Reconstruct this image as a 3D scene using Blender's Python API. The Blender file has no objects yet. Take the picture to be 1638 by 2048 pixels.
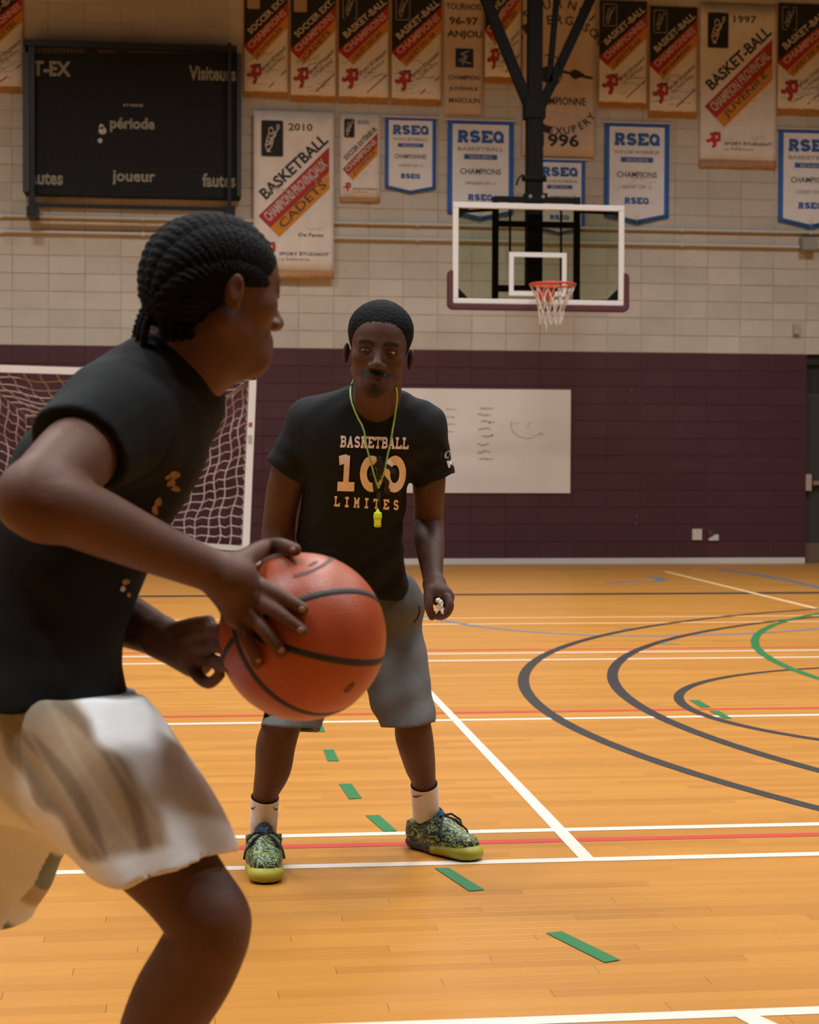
import bpy, bmesh, math, random
import numpy as np
from mathutils import Vector, Matrix
from mathutils.bvhtree import BVHTree

# ------------------------------------------------------------------ camera
SC = bpy.context.scene
COL = SC.collection
F = 3550.0                 # focal length in pixels of the 1638 x 2048 frame
IW, IH = 1638, 2048
CAMH = 1.13
YAW, PITCH, ROLL = math.radians(7.2), math.radians(1.39), 0.0036
Fh = Vector((math.sin(YAW), math.cos(YAW), 0))
Rh = Vector((math.cos(YAW), -math.sin(YAW), 0))
Uh = Vector((0, 0, 1))
FW = (Fh * math.cos(PITCH) - Uh * math.sin(PITCH)).normalized()
U0 = (Uh * math.cos(PITCH) + Fh * math.sin(PITCH)).normalized()
RV = (Rh * math.cos(ROLL) + U0 * math.sin(ROLL)).normalized()
UV = (U0 * math.cos(ROLL) - Rh * math.sin(ROLL)).normalized()
CAM = Vector((0, 0, CAMH))
cam = bpy.data.cameras.new('camera')
cam.sensor_fit = 'VERTICAL'; cam.sensor_height = 36.0
cam.lens = F / IH * 36.0
cam.clip_start = 0.05; cam.clip_end = 200
cam_ob = bpy.data.objects.new('camera', cam)
COL.objects.link(cam_ob)
cam_ob.matrix_world = Matrix(((RV.x, UV.x, -FW.x, CAM.x), (RV.y, UV.y, -FW.y, CAM.y), (RV.z, UV.z, -FW.z, CAM.z), (0, 0, 0, 1)))
SC.camera = cam_ob
cam.dof.use_dof = True
cam.dof.focus_distance = 4.85
cam.dof.aperture_fstop = 8.0

# ------------------------------------------------------------------ world, lamps, exposure
wd = bpy.data.worlds.new('world'); SC.world = wd; wd.use_nodes = True
wd.node_tree.nodes['Background'].inputs[0].default_value = (0.9, 0.95, 1.0, 1)
wd.node_tree.nodes['Background'].inputs[1].default_value = 0.05
SC.view_settings.view_transform = 'Standard'
SC.view_settings.look = 'None'
SC.view_settings.gamma = 1.0
SC.view_settings.exposure = 0.0
try: SC.view_settings.use_curve_mapping = False
except Exception: pass
CEIL = 8.6
LAMPS = [(x, y) for y in (2.2, 6.6, 11.0, 15.4) for x in (-7.5, -2.5, 2.5, 7.5)]
for lx, ly in LAMPS:
    ld = bpy.data.lights.new('ceiling_lamp', 'AREA')
    ld.shape = 'RECTANGLE'; ld.size = 1.3; ld.size_y = 0.6
    ld.energy = 182; ld.spread = math.radians(134); ld.color = (0.98, 0.985, 1.0)
    lo = bpy.data.objects.new('ceiling_lamp', ld); COL.objects.link(lo)
    lo.location = (lx, ly, CEIL - 0.35)

# ------------------------------------------------------------------ pixel -> place helpers
def ray(x, y):
    return RV * ((x - IW / 2) / F) + UV * ((IH / 2 - y) / F) + FW
def P(x, y, Z):
    return CAM + ray(x, y) * Z
def G(x, y, z=0.0):
    r = ray(x, y); t = (z - CAM.z) / r.z
    return CAM + r * t
WALLY = 20.85
def WP(x, y, off=0.0):
    r = ray(x, y); t = (WALLY - off - CAM.y) / r.y
    return CAM + r * t

# ------------------------------------------------------------------ materials
MATS = {}
def nn(nt, t, **kw):
    n = nt.nodes.new(t)
    for k, v in kw.items():
        setattr(n, k, v)
    return n
def mat(name, col, rough=0.6, metal=0.0, noise=0.0, nscale=20.0, bump=0.0, bscale=60.0, spec=0.5, emit=None, attr=None, sheen=0.0, coat=0.0):
    if name in MATS: return MATS[name]
    m = bpy.data.materials.new(name); m.use_nodes = True
    nt = m.node_tree; b = nt.nodes['Principled BSDF']
    b.inputs['Base Color'].default_value = (*col, 1)
    b.inputs['Roughness'].default_value = rough
    b.inputs['Metallic'].default_value = metal
    b.inputs['Specular IOR Level'].default_value = spec
    if sheen: b.inputs['Sheen Weight'].default_value = sheen; b.inputs['Sheen Roughness'].default_value = 0.6
    if coat: b.inputs['Coat Weight'].default_value = coat; b.inputs['Coat Roughness'].default_value = 0.2
    tc = nn(nt, 'ShaderNodeTexCoord')
    src = None
    if attr:
        a = nn(nt, 'ShaderNodeAttribute', attribute_name=attr); src = a.outputs['Color']
    if noise > 0:
        n = nn(nt, 'ShaderNodeTexNoise'); n.inputs['Scale'].default_value = nscale; n.inputs['Detail'].default_value = 4
        nt.links.new(tc.outputs['Object'], n.inputs['Vector'])
        mr = nn(nt, 'ShaderNodeMapRange'); mr.inputs[1].default_value = 0.25; mr.inputs[2].default_value = 0.75
        mr.inputs[3].default_value = 1 - noise; mr.inputs[4].default_value = 1 + noise
        nt.links.new(n.outputs['Fac'], mr.inputs[0])
        mx = nn(nt, 'ShaderNodeMix', data_type='RGBA', blend_type='MULTIPLY'); mx.inputs[0].default_value = 1
        mx.inputs[6].default_value = (*col, 1)
        if src: nt.links.new(src, mx.inputs[6])
        nt.links.new(mr.outputs[0], mx.inputs[7]); src = mx.outputs[2]
    if src: nt.links.new(src, b.inputs['Base Color'])
    if bump > 0:
        n2 = nn(nt, 'ShaderNodeTexNoise'); n2.inputs['Scale'].default_value = bscale; n2.inputs['Detail'].default_value = 3
        nt.links.new(tc.outputs['Object'], n2.inputs['Vector'])
        bp = nn(nt, 'ShaderNodeBump'); bp.inputs['Strength'].default_value = bump; bp.inputs['Distance'].default_value = 0.01
        nt.links.new(n2.outputs['Fac'], bp.inputs['Height']); nt.links.new(bp.outputs[0], b.inputs['Normal'])
    if emit:
        b.inputs['Emission Color'].default_value = (*emit[0], 1); b.inputs['Emission Strength'].default_value = emit[1]
    MATS[name] = m
    return m
def srgb(r, g, b):
    f = lambda c: (c / 255 / 12.92) if c / 255 <= 0.04045 else ((c / 255 + 0.055) / 1.055) ** 2.4
    return (f(r), f(g), f(b))

# ------------------------------------------------------------------ object helpers
def link(o, parent=None):
    COL.objects.link(o)
    if parent is not None: o.parent = parent
    return o
def tag(o, label=None, cat=None, group=None, kind=None):
    if label: o['label'] = label
    if cat: o['category'] = cat
    if group: o['group'] = group
    if kind: o['kind'] = kind
    return o
def empty(name, loc, label=None, cat=None, group=None, kind=None):
    o = bpy.data.objects.new(name, None); o.location = loc; o.empty_display_size = 0.1
    COL.objects.link(o)
    return tag(o, label, cat, group, kind)
def origin(o):
    v = Vector((0, 0, 0))
    while o is not None:
        v = v + Vector(o.location); o = o.parent
    return v
def mobj(name, verts, faces, m, parent=None, smooth=False, col=None):
    """mesh object; verts are world coordinates, stored relative to the parent"""
    me = bpy.data.meshes.new(name)
    o0 = origin(parent)
    vs = np.asarray(verts, dtype=np.float64).reshape(-1, 3) - np.array(o0)
    if isinstance(faces, np.ndarray):
        n = faces.shape[1]
        me.vertices.add(len(vs)); me.vertices.foreach_set('co', vs.astype(np.float32).ravel())
        me.loops.add(faces.size); me.loops.foreach_set('vertex_index', faces.astype(np.int32).ravel())
        me.polygons.add(len(faces)); me.polygons.foreach_set('loop_start', np.arange(0, faces.size, n, dtype=np.int32))
        me.update(calc_edges=True); me.validate()
    else:
        me.from_pydata([tuple(v) for v in vs], [], [tuple(f) for f in faces])
        me.update()
    if smooth:
        me.polygons.foreach_set('use_smooth', np.ones(len(me.polygons), dtype=bool))
    if col is not None:
        ca = me.color_attributes.new('tint', 'FLOAT_COLOR', 'POINT')
        ca.data.foreach_set('color', np.c_[col, np.ones(len(col))].astype(np.float32).ravel())
    if m: me.materials.append(m)
    o = bpy.data.objects.new(name, me)
    return link(o, parent)
class MB:
    """collects shapes in world space"""
    def __init__(s): s.v = []; s.f = []
    def add(s, v, f):
        b = len(s.v); s.v += [tuple(q) for q in v]; s.f += [tuple(i + b for i in q) for q in f]; return s
    def box(s, lo, hi):
        x0, y0, z0 = lo; x1, y1, z1 = hi
        v = [(x0, y0, z0), (x1, y0, z0), (x1, y1, z0), (x0, y1, z0), (x0, y0, z1), (x1, y0, z1), (x1, y1, z1), (x0, y1, z1)]
        return s.add(v, [(0, 3, 2, 1), (4, 5, 6, 7), (0, 1, 5, 4), (1, 2, 6, 5), (2, 3, 7, 6), (3, 0, 4, 7)])
    def tube(s, pts, r, n=8, cap=True):
        pts = [Vector(p) for p in pts]
        rs = r if isinstance(r, (list, tuple)) else [r] * len(pts)
        rings = []; up = None
        for i, p in enumerate(pts):
            d = (pts[min(i + 1, len(pts) - 1)] - pts[max(i - 1, 0)]).normalized()
            if up is None:
                up = Vector((0, 0, 1)) if abs(d.z) < 0.9 else Vector((1, 0, 0))
            a = d.cross(up).normalized(); b = a.cross(d).normalized(); up = b
            rings.append([p + (a * math.cos(2 * math.pi * k / n) + b * math.sin(2 * math.pi * k / n)) * rs[i] for k in range(n)])
        v = [q for rg in rings for q in rg]; f = []
        for i in range(len(pts) - 1):
            for k in range(n):
                f.append((i * n + k, i * n + (k + 1) % n, (i + 1) * n + (k + 1) % n, (i + 1) * n + k))
        if cap:
            f.append(tuple(range(n))[::-1]); f.append(tuple((len(pts) - 1) * n + k for k in range(n)))
        return s.add(v, f)
    def bar(s, a, b, w, h):
        """rectangular bar from a to b; w across horizontally, h the other way"""
        a = Vector(a); b = Vector(b); d = (b - a).normalized()
        ref = Vector((0, 1, 0)) if abs(d.y) < 0.9 else Vector((0, 0, 1))
        p = d.cross(ref).normalized() * w / 2; q = ref * 0 + d.cross(p).normalized() * h / 2
        v = [c + sp * p + sq * q for c in (a, b) for sp, sq in ((-1, -1), (1, -1), (1, 1), (-1, 1))]
        return s.add(v, [(3, 2, 1, 0), (4, 5, 6, 7), (0, 1, 5, 4), (1, 2, 6, 5), (2, 3, 7, 6), (3, 0, 4, 7)])
    def prism(s, poly, d):
        """poly: world points of one face, d: extrusion vector"""
        n = len(poly); d = Vector(d)
        v = [Vector(p) for p in poly] + [Vector(p) + d for p in poly]
        return s.add(v, [tuple(range(n))[::-1], tuple(range(n, 2 * n))] + [(i, (i + 1) % n, (i + 1) % n + n, i + n) for i in range(n)])
    def build(s, name, m, parent=None, smooth=False):
        return mobj(name, s.v, s.f, m, parent, smooth)

# ------------------------------------------------------------------ lettering
_tc = {}
def text2d(s, bold=0.0):
    """letters as a flat mesh, bounding box scaled to 0..1 in both directions; aspect returned"""
    key = (s, bold)
    if key in _tc: return _tc[key]
    cu = bpy.data.curves.new('t', 'FONT'); cu.body = s; cu.resolution_u = 2; cu.offset = bold
    ob = bpy.data.objects.new('t', cu)
    me = bpy.data.meshes.new_from_object(ob)
    v = np.array([p.co[:2] for p in me.vertices]); f = [tuple(p.vertices) for p in me.polygons]
    bpy.data.objects.remove(ob); bpy.data.curves.remove(cu); bpy.data.meshes.remove(me)
    lo, hi = v.min(0), v.max(0); asp = (hi[0] - lo[0]) / (hi[1] - lo[1])
    _tc[key] = ((v - lo) / (hi - lo), f, asp)
    return _tc[key]
def strokes2d(lines, w):
    """thick polylines in 2D: verts, faces"""
    v = []; f = []
    for ln in lines:
        ww = w
        if isinstance(ln, dict): ww = ln['w']; ln = ln['p']
        for i in range(len(ln) - 1):
            a = np.array(ln[i], float); b = np.array(ln[i + 1], float); d = b - a; L = np.hypot(*d)
            if L < 1e-9: continue
            d /= L; n = np.array((-d[1], d[0])) * ww / 2
            k = len(v); v += [a - n, b - n, b + n, a + n]; f.append((k, k + 1, k + 2, k + 3))
        for q in ln[1:-1]:
            k = len(v); v += [np.array(q) + ww / 2 * np.array((math.cos(t * math.pi / 4), math.sin(t * math.pi / 4))) for t in range(8)]
            f.append(tuple(range(k, k + 8)))
    return np.array(v), f
def arc(cx, cy, rx, ry, a0, a1, n=8):
    return [(cx + rx * math.cos(math.radians(a0 + (a1 - a0) * i / n)), cy + ry * math.sin(math.radians(a0 + (a1 - a0) * i / n))) for i in range(n + 1)]
T = 0.2
SLAB = {
 'R': [[(.22, .08), (.22, .92)], [(.05, .91), (.6, .91)] + arc(.6, .7, .22, .21, 90, -90) + [(.22, .49)], [(.5, .5), (.8, .08)], [(0, .08), (.46, .08)], [(.62, .08), (1, .08)]],
 'S': [arc(.5, .71, .34, .21, 15, 270), arc(.5, .29, .36, .21, 90, -165)],
 'E': [[(.22, .08), (.22, .92)], [(0, .91), (.9, .91), (.9, .68)], [(0, .09), (.92, .09), (.92, .32)], [(.22, .5), (.65, .5)]],
 'Q': [arc(.48, .5, .36, .41, 0, 390, 15), [(.55, .3), (.95, .02)]],
 'B': [[(.22, .08), (.22, .92)], [(0, .91), (.58, .91)] + arc(.58, .71, .22, .2, 90, -90) + [(.22, .51)], [(.6, .51)] + arc(.6, .3, .26, .21, 90, -90) + [(0, .09)]],
 'A': [[(.2, .08), (.5, .92), (.8, .08)], [(.3, .36), (.7, .36)], [(0, .08), (.4, .08)], [(.6, .08), (1, .08)]],
 'K': [[(.22, .08), (.22, .92)], [(.22, .42), (.8, .92)], [(.42, .56), (.8, .08)], [(0, .08), (.45, .08)], [(0, .92), (.45, .92)], [(.6, .92), (1, .92)], [(.6, .08), (1, .08)]],
 'T': [[(.5, .08), (.5, .92)], [(.05, .68), (.05, .91), (.95, .91), (.95, .68)], [(.25, .08), (.75, .08)]],
 'L': [[(.26, .08), (.26, .92)], [(0, .92), (.5, .92)], [(0, .09), (.92, .09), (.92, .35)]],
 'I': [[(.5, .08), (.5, .92)], [(.18, .08), (.82, .08)], [(.18, .92), (.82, .92)]],
 'M': [[(.2, .08), (.2, .92), (.5, .4), (.8, .92), (.8, .08)], [(0, .08), (.4, .08)], [(.6, .08), (1, .08)], [(.02, .92), (.25, .92)], [(.75, .92), (.98, .92)]],
 '1': [[(.5, .08), (.5, .98)], [(.12, .82), (.3, .86), (.5, .88)], [(.1, .08), (.92, .08)]],
 '0': [arc(.5, .5, .36, .41, 0, 390, 17)],
 ' ': [],
}
def slab2d(s, t=T, gap=0.16):
    v = []; f = []; x = 0
    for ch in s:
        vv, ff = strokes2d(SLAB[ch], t) if SLAB[ch] else (np.zeros((0, 2)), [])
        b = len(v); v += [(p[0] + x, p[1]) for p in vv]; f += [tuple(i + b for i in q) for q in ff]
        x += 1 + gap
    v = np.array(v); lo, hi = v.min(0), v.max(0)
    return (v - lo) / (hi - lo), f, (hi[0] - lo[0]) / (hi[1] - lo[1])
# ================================================================== THE ROOM
XL, XR, YN = -9.5, 14.5, -5.0
# ---- floor: maple strips; the same strip layout in the built planks and in the material
PWID, PLEN = 0.057, 0.95
def floor_mat():
    m = bpy.data.materials.new('maple_floor'); m.use_nodes = True
    nt = m.node_tree; b = nt.nodes['Principled BSDF']; L = nt.links.new
    def M(op, a, b2=None):
        n = nn(nt, 'ShaderNodeMath', operation=op)
        for i, q in enumerate((a, b2)):
            if q is None: continue
            if isinstance(q, (int, float)): n.inputs[i].default_value = q
            else: L(q, n.inputs[i])
        return n.outputs[0]
    g = nn(nt, 'ShaderNodeNewGeometry'); sp = nn(nt, 'ShaderNodeSeparateXYZ'); L(g.outputs['Position'], sp.inputs[0])
    row = M('FLOOR', M('DIVIDE', sp.outputs['Y'], PWID))
    off = M('FRACT', M('MULTIPLY', row, 0.618034))
    colx = M('FLOOR', M('ADD', M('DIVIDE', sp.outputs['X'], PLEN), off))
    cv = nn(nt, 'ShaderNodeCombineXYZ'); L(row, cv.inputs[0]); L(colx, cv.inputs[1])
    wn = nn(nt, 'ShaderNodeTexWhiteNoise', noise_dimensions='3D'); L(cv.outputs[0], wn.inputs['Vector'])
    mp = nn(nt, 'ShaderNodeMapping'); mp.inputs['Scale'].default_value = (1.6, 38, 1); L(g.outputs['Position'], mp.inputs[0])
    ns = nn(nt, 'ShaderNodeTexNoise'); ns.inputs['Scale'].default_value = 1.4; ns.inputs['Detail'].default_value = 5; L(mp.outputs[0], ns.inputs['Vector'])
    nb = nn(nt, 'ShaderNodeTexNoise'); nb.inputs['Scale'].default_value = 0.5; nb.inputs['Detail'].default_value = 2; L(g.outputs['Position'], nb.inputs['Vector'])
    fac = M('ADD', M('MULTIPLY', wn.outputs['Value'], 0.5), M('MULTIPLY', ns.outputs['Fac'], 0.5))
    rp = nn(nt, 'ShaderNodeValToRGB')
    rp.color_ramp.elements[0].position = 0.15; rp.color_ramp.elements[0].color = (0.375, 0.154, 0.024, 1)
    rp.color_ramp.elements[1].position = 0.85; rp.color_ramp.elements[1].color = (0.485, 0.215, 0.037, 1)
    L(fac, rp.inputs[0]); L(rp.outputs[0], b.inputs['Base Color'])
    b.inputs['Roughness'].default_value = 0.34; b.inputs['Specular IOR Level'].default_value = 0.36
    bp = nn(nt, 'ShaderNodeBump'); bp.inputs['Strength'].default_value = 0.08; bp.inputs['Distance'].default_value = 0.004
    L(nb.outputs['Fac'], bp.inputs['Height']); L(bp.outputs[0], b.inputs['Normal'])
    return m
MF = floor_mat()
R0, R1 = 54, 82                       # rows of planks that are built piece by piece (the nearest in view)
y0, y1 = R0 * PWID, R1 * PWID
px0, px1 = -2.2, 2.6
fl = MB()
fl.add([(XL, YN, 0), (XR, YN, 0), (XR, y0, 0), (XL, y0, 0)], [(0, 1, 2, 3)])
fl.add([(XL, y1, 0), (XR, y1, 0), (XR, WALLY + 0.3, 0), (XL, WALLY + 0.3, 0)], [(0, 1, 2, 3)])
fl.add([(XL, y0, 0), (px0, y0, 0), (px0, y1, 0), (XL, y1, 0)], [(0, 1, 2, 3)])
fl.add([(px1, y0, 0), (XR, y0, 0), (XR, y1, 0), (px1, y1, 0)], [(0, 1, 2, 3)])
fl.add([(px0, y0, -0.02), (px1, y0, -0.02), (px1, y1, -0.02), (px0, y1, -0.02)], [(0, 1, 2, 3)])
floor = fl.build('floor', MF); tag(floor, 'varnished maple strip gym floor with painted court lines', kind='structure')
plank_cache = {}
def plank_mesh(L):
    k = round(L, 3)
    if k in plank_cache: return plank_cache[k]
    g = 0.00035; c = 0.0006; x, y = L / 2 - g, PWID / 2 - g
    v = [(-x, -y, -0.02), (x, -y, -0.02), (x, y, -0.02), (-x, y, -0.02), (-x, -y, -c), (x, -y, -c), (x, y, -c), (-x, y, -c),
         (-x + c, -y + c, 0), (x - c, -y + c, 0), (x - c, y - c, 0), (-x + c, y - c, 0)]
    f = [(8, 9, 10, 11)]
    for i in range(4):
        j = (i + 1) % 4; f += [(i, j, j + 4, i + 4), (i + 4, j + 4, j + 8, i + 8)]
    me = bpy.data.meshes.new('plank'); me.from_pydata(v, [], f); me.materials.append(MF); plank_cache[k] = me
    return me
for row in range(R0, R1):
    off = (row * 0.618034) % 1.0
    c0 = math.floor(px0 / PLEN + off)
    while True:
        a = max((c0 - off) * PLEN, px0); b = min((c0 + 1 - off) * PLEN, px1)
        if a >= px1 - 0.01: break
        if b - a > 0.02:
            o = bpy.data.objects.new('plank', plank_mesh(b - a)); o.location = ((a + b) / 2, (row + 0.5) * PWID, 0)
            link(o, floor)
        c0 += 1

# ---- painted court lines (thin coats of paint on the floor)
MLW = mat('line_white', (0.61, 0.54, 0.45), 0.45)
MLR = mat('line_red', (0.45, 0.030, 0.018), 0.45)
MLK = mat('line_black', (0.018, 0.017, 0.018), 0.42)
MLG = mat('line_green', (0.004, 0.13, 0.030), 0.45)
MLB = mat('line_blue', (0.10, 0.15, 0.22), 0.45)
MLF = mat('line_faded_white', (0.72, 0.48, 0.25), 0.45)
def lay(poly, m, z):
    return mobj('court_line', [(p[0], p[1], z) for p in poly], [tuple(range(len(poly)))], m, floor)
def strip(pts, w, m, z):
    v = []; n = len(pts)
    for i, p in enumerate(pts):
        a = Vector(pts[max(i - 1, 0)]); b = Vector(pts[min(i + 1, n - 1)]); d = (b - a).normalized(); q = Vector((-d.y, d.x)) * w / 2
        v += [(p[0] + q.x, p[1] + q.y, z), (p[0] - q.x, p[1] - q.y, z)]
    return mobj('court_line', v, [(2 * i, 2 * i + 1, 2 * i + 3, 2 * i + 2) for i in range(n - 1)], m, floor)
def xline(y, w, m, z, x0=XL + 0.3, x1=XR - 0.3):
    return lay([(x0, y - w / 2), (x1, y - w / 2), (x1, y + w / 2), (x0, y + w / 2)], m, z)
def circle(cx, cy, r, w, m, z, a0=0, a1=360, n=96):
    return strip([(cx + r * math.cos(math.radians(a0 + (a1 - a0) * i / n)), cy + r * math.sin(math.radians(a0 + (a1 - a0) * i / n))) for i in range(n + 1)], w, m, z)
yy = lambda x, y: G(x, y).y
xline(yy(900, 1189.5), 0.05 * 4.2, MLK, 0.0008)
xline(yy(1250, 1234), 0.05, MLF, 0.0008); xline(yy(1250, 1246), 0.05, MLF, 0.0008)
xline(yy(1250, 1297.5), 0.05, MLR, 0.0008)
xline(yy(1250, 1304), 0.05, MLW, 0.0008); xline(yy(1250, 1318), 0.05, MLW, 0.0008)
xline(yy(1250, 1421), 0.05, MLR, 0.0010); xline(yy(1250, 1435.5), 0.05, MLW, 0.0010)
xline(yy(1250, 1657), 0.05, MLW, 0.0010); xline(yy(1250, 1678), 0.05, MLR, 0.0010)
xline(yy(1250, 1717.5), 0.05, MLW, 0.0010); xline(yy(1300, 2033), 0.05, MLW, 0.0010)
# sideline of the next court: the wide white diagonal, and its tail at the bottom right
def gl(a, b, w, m, z):
    A, B = G(*a), G(*b); return strip([(A.x, A.y), (B.x, B.y)], w, m, z)
def gquad(pts, m, z):
    return lay([G(*p)[:2] for p in pts], m, z)
gquad([(790, 1318), (801, 1318), (1192, 1721), (1163, 1723)], MLW, 0.0014)
gquad([(1456, 2026), (1500, 2024), (1580, 2060), (1525, 2064)], MLW, 0.0014)
gl((1330, 1143), (1640, 1219), 0.06, MLF, 0.0012)
# three point arcs, free throw circle and the green circle of the court on the right
def fit(pts):
    A = np.array([[2 * p[0], 2 * p[1], 1] for p in pts]); b = np.array([p[0] ** 2 + p[1] ** 2 for p in pts])
    s = np.linalg.lstsq(A, b, rcond=None)[0]; return s[0], s[1], math.sqrt(s[2] + s[0] ** 2 + s[1] ** 2)
cp = lambda L: [G(800 + x / 1.955, 1100 + y / 1.955)[:2] for x, y in L]
oc = fit(cp([(478, 490), (500, 455), (575, 410), (660, 375), (780, 340), (900, 310), (1050, 288), (1200, 268), (1500, 240), (545, 610), (600, 650), (720, 712), (860, 780), (1000, 828), (1200, 890), (1400, 945), (1638, 1010)]))
mc = fit(cp([(825, 485), (850, 435), (900, 402), (960, 380), (1060, 350), (1200, 320), (1400, 285), (1600, 265), (870, 560), (940, 610), (1000, 645), (1120, 700), (1300, 760), (1500, 825), (1638, 865)]))
ic = fit(cp([(1090, 570), (1110, 545), (1160, 520), (1250, 500), (1400, 480), (1638, 463), (1130, 610), (1200, 640), (1300, 680), (1450, 715), (1638, 742)]))
gc = fit(cp([(1638, 245), (1560, 268), (1480, 288), (1410, 330), (1380, 370), (1402, 398), (1440, 428), (1530, 465), (1638, 500)]))
print('circles', oc, mc, ic, gc)
circle(*oc, 0.06, MLK, 0.0016, 95, 265); circle(*mc, 0.06, MLK, 0.0017, 95, 265)
circle(*ic, 0.05, MLK, 0.0018); circle(*gc, 0.055, MLG, 0.0019)
q7 = lambda L: [(460 + x / 3.033, 1180 + y / 3.033) for x, y in L]
q8 = lambda L: [(800 + x / 1.955, 1600 + y / 1.955) for x, y in L]
q9 = lambda L: [(800 + x / 1.955, 1100 + y / 1.955) for x, y in L]
for q in (q7([(505, 808), (557, 808), (577, 862), (513, 862)]), q7([(565, 970), (630, 970), (662, 1040), (592, 1040)]), q7([(660, 1178), (737, 1178), (800, 1265), (722, 1270)]),
          q7([(822, 1370), (905, 1368), (1013, 1465), (935, 1470)]), q7([(1240, 1690), (1325, 1688), (1545, 1822), (1452, 1830)]), q8([(570, 522), (632, 516), (862, 628), (800, 638)]),
          q9([(1130, 588), (1168, 588), (1215, 615), (1178, 617)]), q9([(1208, 630), (1247, 630), (1298, 660), (1265, 660)])):
    gquad(q, MLG, 0.0022)
# the faint blue volleyball / badminton arcs far back
bpts = [G(*p) for p in ((840, 1232), (880, 1240), (960, 1254), (1060, 1264), (1180, 1271), (1320, 1272), (1460, 1269), (1580, 1262), (1638, 1257), (1760, 1246))]
strip([p[:2] for p in bpts], 0.06, MLB, 0.0012)
bpts = [G(*p) for p in ((1215, 1166), (1270, 1163), (1310, 1163), (1326, 1160), (1318, 1156), (1295, 1153))]
strip([p[:2] for p in bpts], 0.10, MLB, 0.0012)
bpts = [G(*p) for p in ((1440, 1139), (1520, 1150), (1590, 1164), (1660, 1180))]
strip([p[:2] for p in bpts], 0.10, MLB, 0.0012)
# a few grey scuff marks
for a, b in (((1244, 1257), (1272, 1256)), ((1318, 1288), (1352, 1287))):
    gl(a, b, 0.12, mat('scuff', (0.22, 0.13, 0.06), 0.5), 0.0011)

# ---- back wall of concrete blocks: pitch measured on the photograph
BW, BH = 0.411, 0.2065
BX0 = 5.425 - 60 * BW              # a vertical joint
PAINT = 2.537                       # top of the maroon paint, on a joint
BZ0 = PAINT - 12 * BH
DOORX = WP(1612.5, 900).x
def block_mat(name, c0, c1, rough, jitter):
    m = bpy.data.materials.new(name); m.use_nodes = True
    nt = m.node_tree; b = nt.nodes['Principled BSDF']; L = nt.links.new
    g = nn(nt, 'ShaderNodeNewGeometry')
    mp = nn(nt, 'ShaderNodeVectorMath', operation='ADD'); mp.inputs[1].default_value = (-BX0, 0, -BZ0); L(g.outputs['Position'], mp.inputs[0])
    dv = nn(nt, 'ShaderNodeVectorMath', operation='DIVIDE'); dv.inputs[1].default_value = (BW, 1000, BH); L(mp.outputs[0], dv.inputs[0])
    fl_ = nn(nt, 'ShaderNodeVectorMath', operation='FLOOR'); L(dv.outputs[0], fl_.inputs[0])
    wn = nn(nt, 'ShaderNodeTexWhiteNoise', noise_dimensions='3D'); L(fl_.outputs[0], wn.inputs['Vector'])
    n = nn(nt, 'ShaderNodeTexNoise'); n.inputs['Scale'].default_value = 3; n.inputs['Detail'].default_value = 6; n.inputs['Roughness'].default_value = 0.7; L(g.outputs['Position'], n.inputs['Vector'])
    n3 = nn(nt, 'ShaderNodeTexNoise'); n3.inputs['Scale'].default_value = 0.45; n3.inputs['Detail'].default_value = 2; L(g.outputs['Position'], n3.inputs['Vector'])
    def mul(a, k):
        q = nn(nt, 'ShaderNodeMath', operation='MULTIPLY'); L(a, q.inputs[0]); q.inputs[1].default_value = k; return q.outputs[0]
    def add(a, c):
        q = nn(nt, 'ShaderNodeMath', operation='ADD'); L(a, q.inputs[0]); L(c, q.inputs[1]); return q.outputs[0]
    fac = add(add(mul(wn.outputs['Value'], jitter), mul(n.outputs['Fac'], 0.5)), mul(n3.outputs['Fac'], 0.5 - jitter / 2))
    rp = nn(nt, 'ShaderNodeValToRGB')
    rp.color_ramp.elements[0].position = 0.2; rp.color_ramp.elements[0].color = (*c0, 1)
    rp.color_ramp.elements[1].position = 0.9; rp.color_ramp.elements[1].color = (*c1, 1)
    L(fac, rp.inputs[0]); L(rp.outputs[0], b.inputs['Base Color']); b.inputs['Roughness'].default_value = rough
    n2 = nn(nt, 'ShaderNodeTexNoise'); n2.inputs['Scale'].default_value = 60; L(g.outputs['Position'], n2.inputs['Vector'])
    bp = nn(nt, 'ShaderNodeBump'); bp.inputs['Strength'].default_value = 0.25; bp.inputs['Distance'].default_value = 0.01
    L(n2.outputs['Fac'], bp.inputs['Height']); L(bp.outputs[0], b.inputs['Normal'])
    return m
MBK = block_mat('beige_block', (0.395, 0.358, 0.293), (0.65, 0.605, 0.525), 0.85, 0.2)
MMR = block_mat('maroon_block', (0.050, 0.0140, 0.0200), (0.073, 0.0205, 0.0285), 0.5, 0.3)
MMO = mat('mortar', (0.50, 0.43, 0.345), 0.9, noise=0.25, nscale=2.5)
MMM = mat('mortar_maroon', (0.095, 0.035, 0.04), 0.7, noise=0.5, nscale=1.2)
core = MB()
JD = 0.006                              # joints are recessed this far
DTOP = PAINT; DOORW = 2.1
core.add([(XL, WALLY + JD, PAINT), (XR, WALLY + JD, PAINT), (XR, WALLY + JD, CEIL), (XL, WALLY + JD, CEIL)], [(0, 1, 2, 3)])
wall = core.build('wall_back', MMO); tag(wall, 'beige concrete block wall above a maroon painted band', kind='structure')
core = MB(); core.add([(XL, WALLY + JD, 0), (DOORX, WALLY + JD, 0), (DOORX, WALLY + JD, PAINT), (XL, WALLY + JD, PAINT)], [(0, 1, 2, 3)])
core.add([(DOORX + DOORW, WALLY + JD, 0), (XR, WALLY + JD, 0), (XR, WALLY + JD, PAINT), (DOORX + DOORW, WALLY + JD, PAINT)], [(0, 1, 2, 3)])
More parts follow.
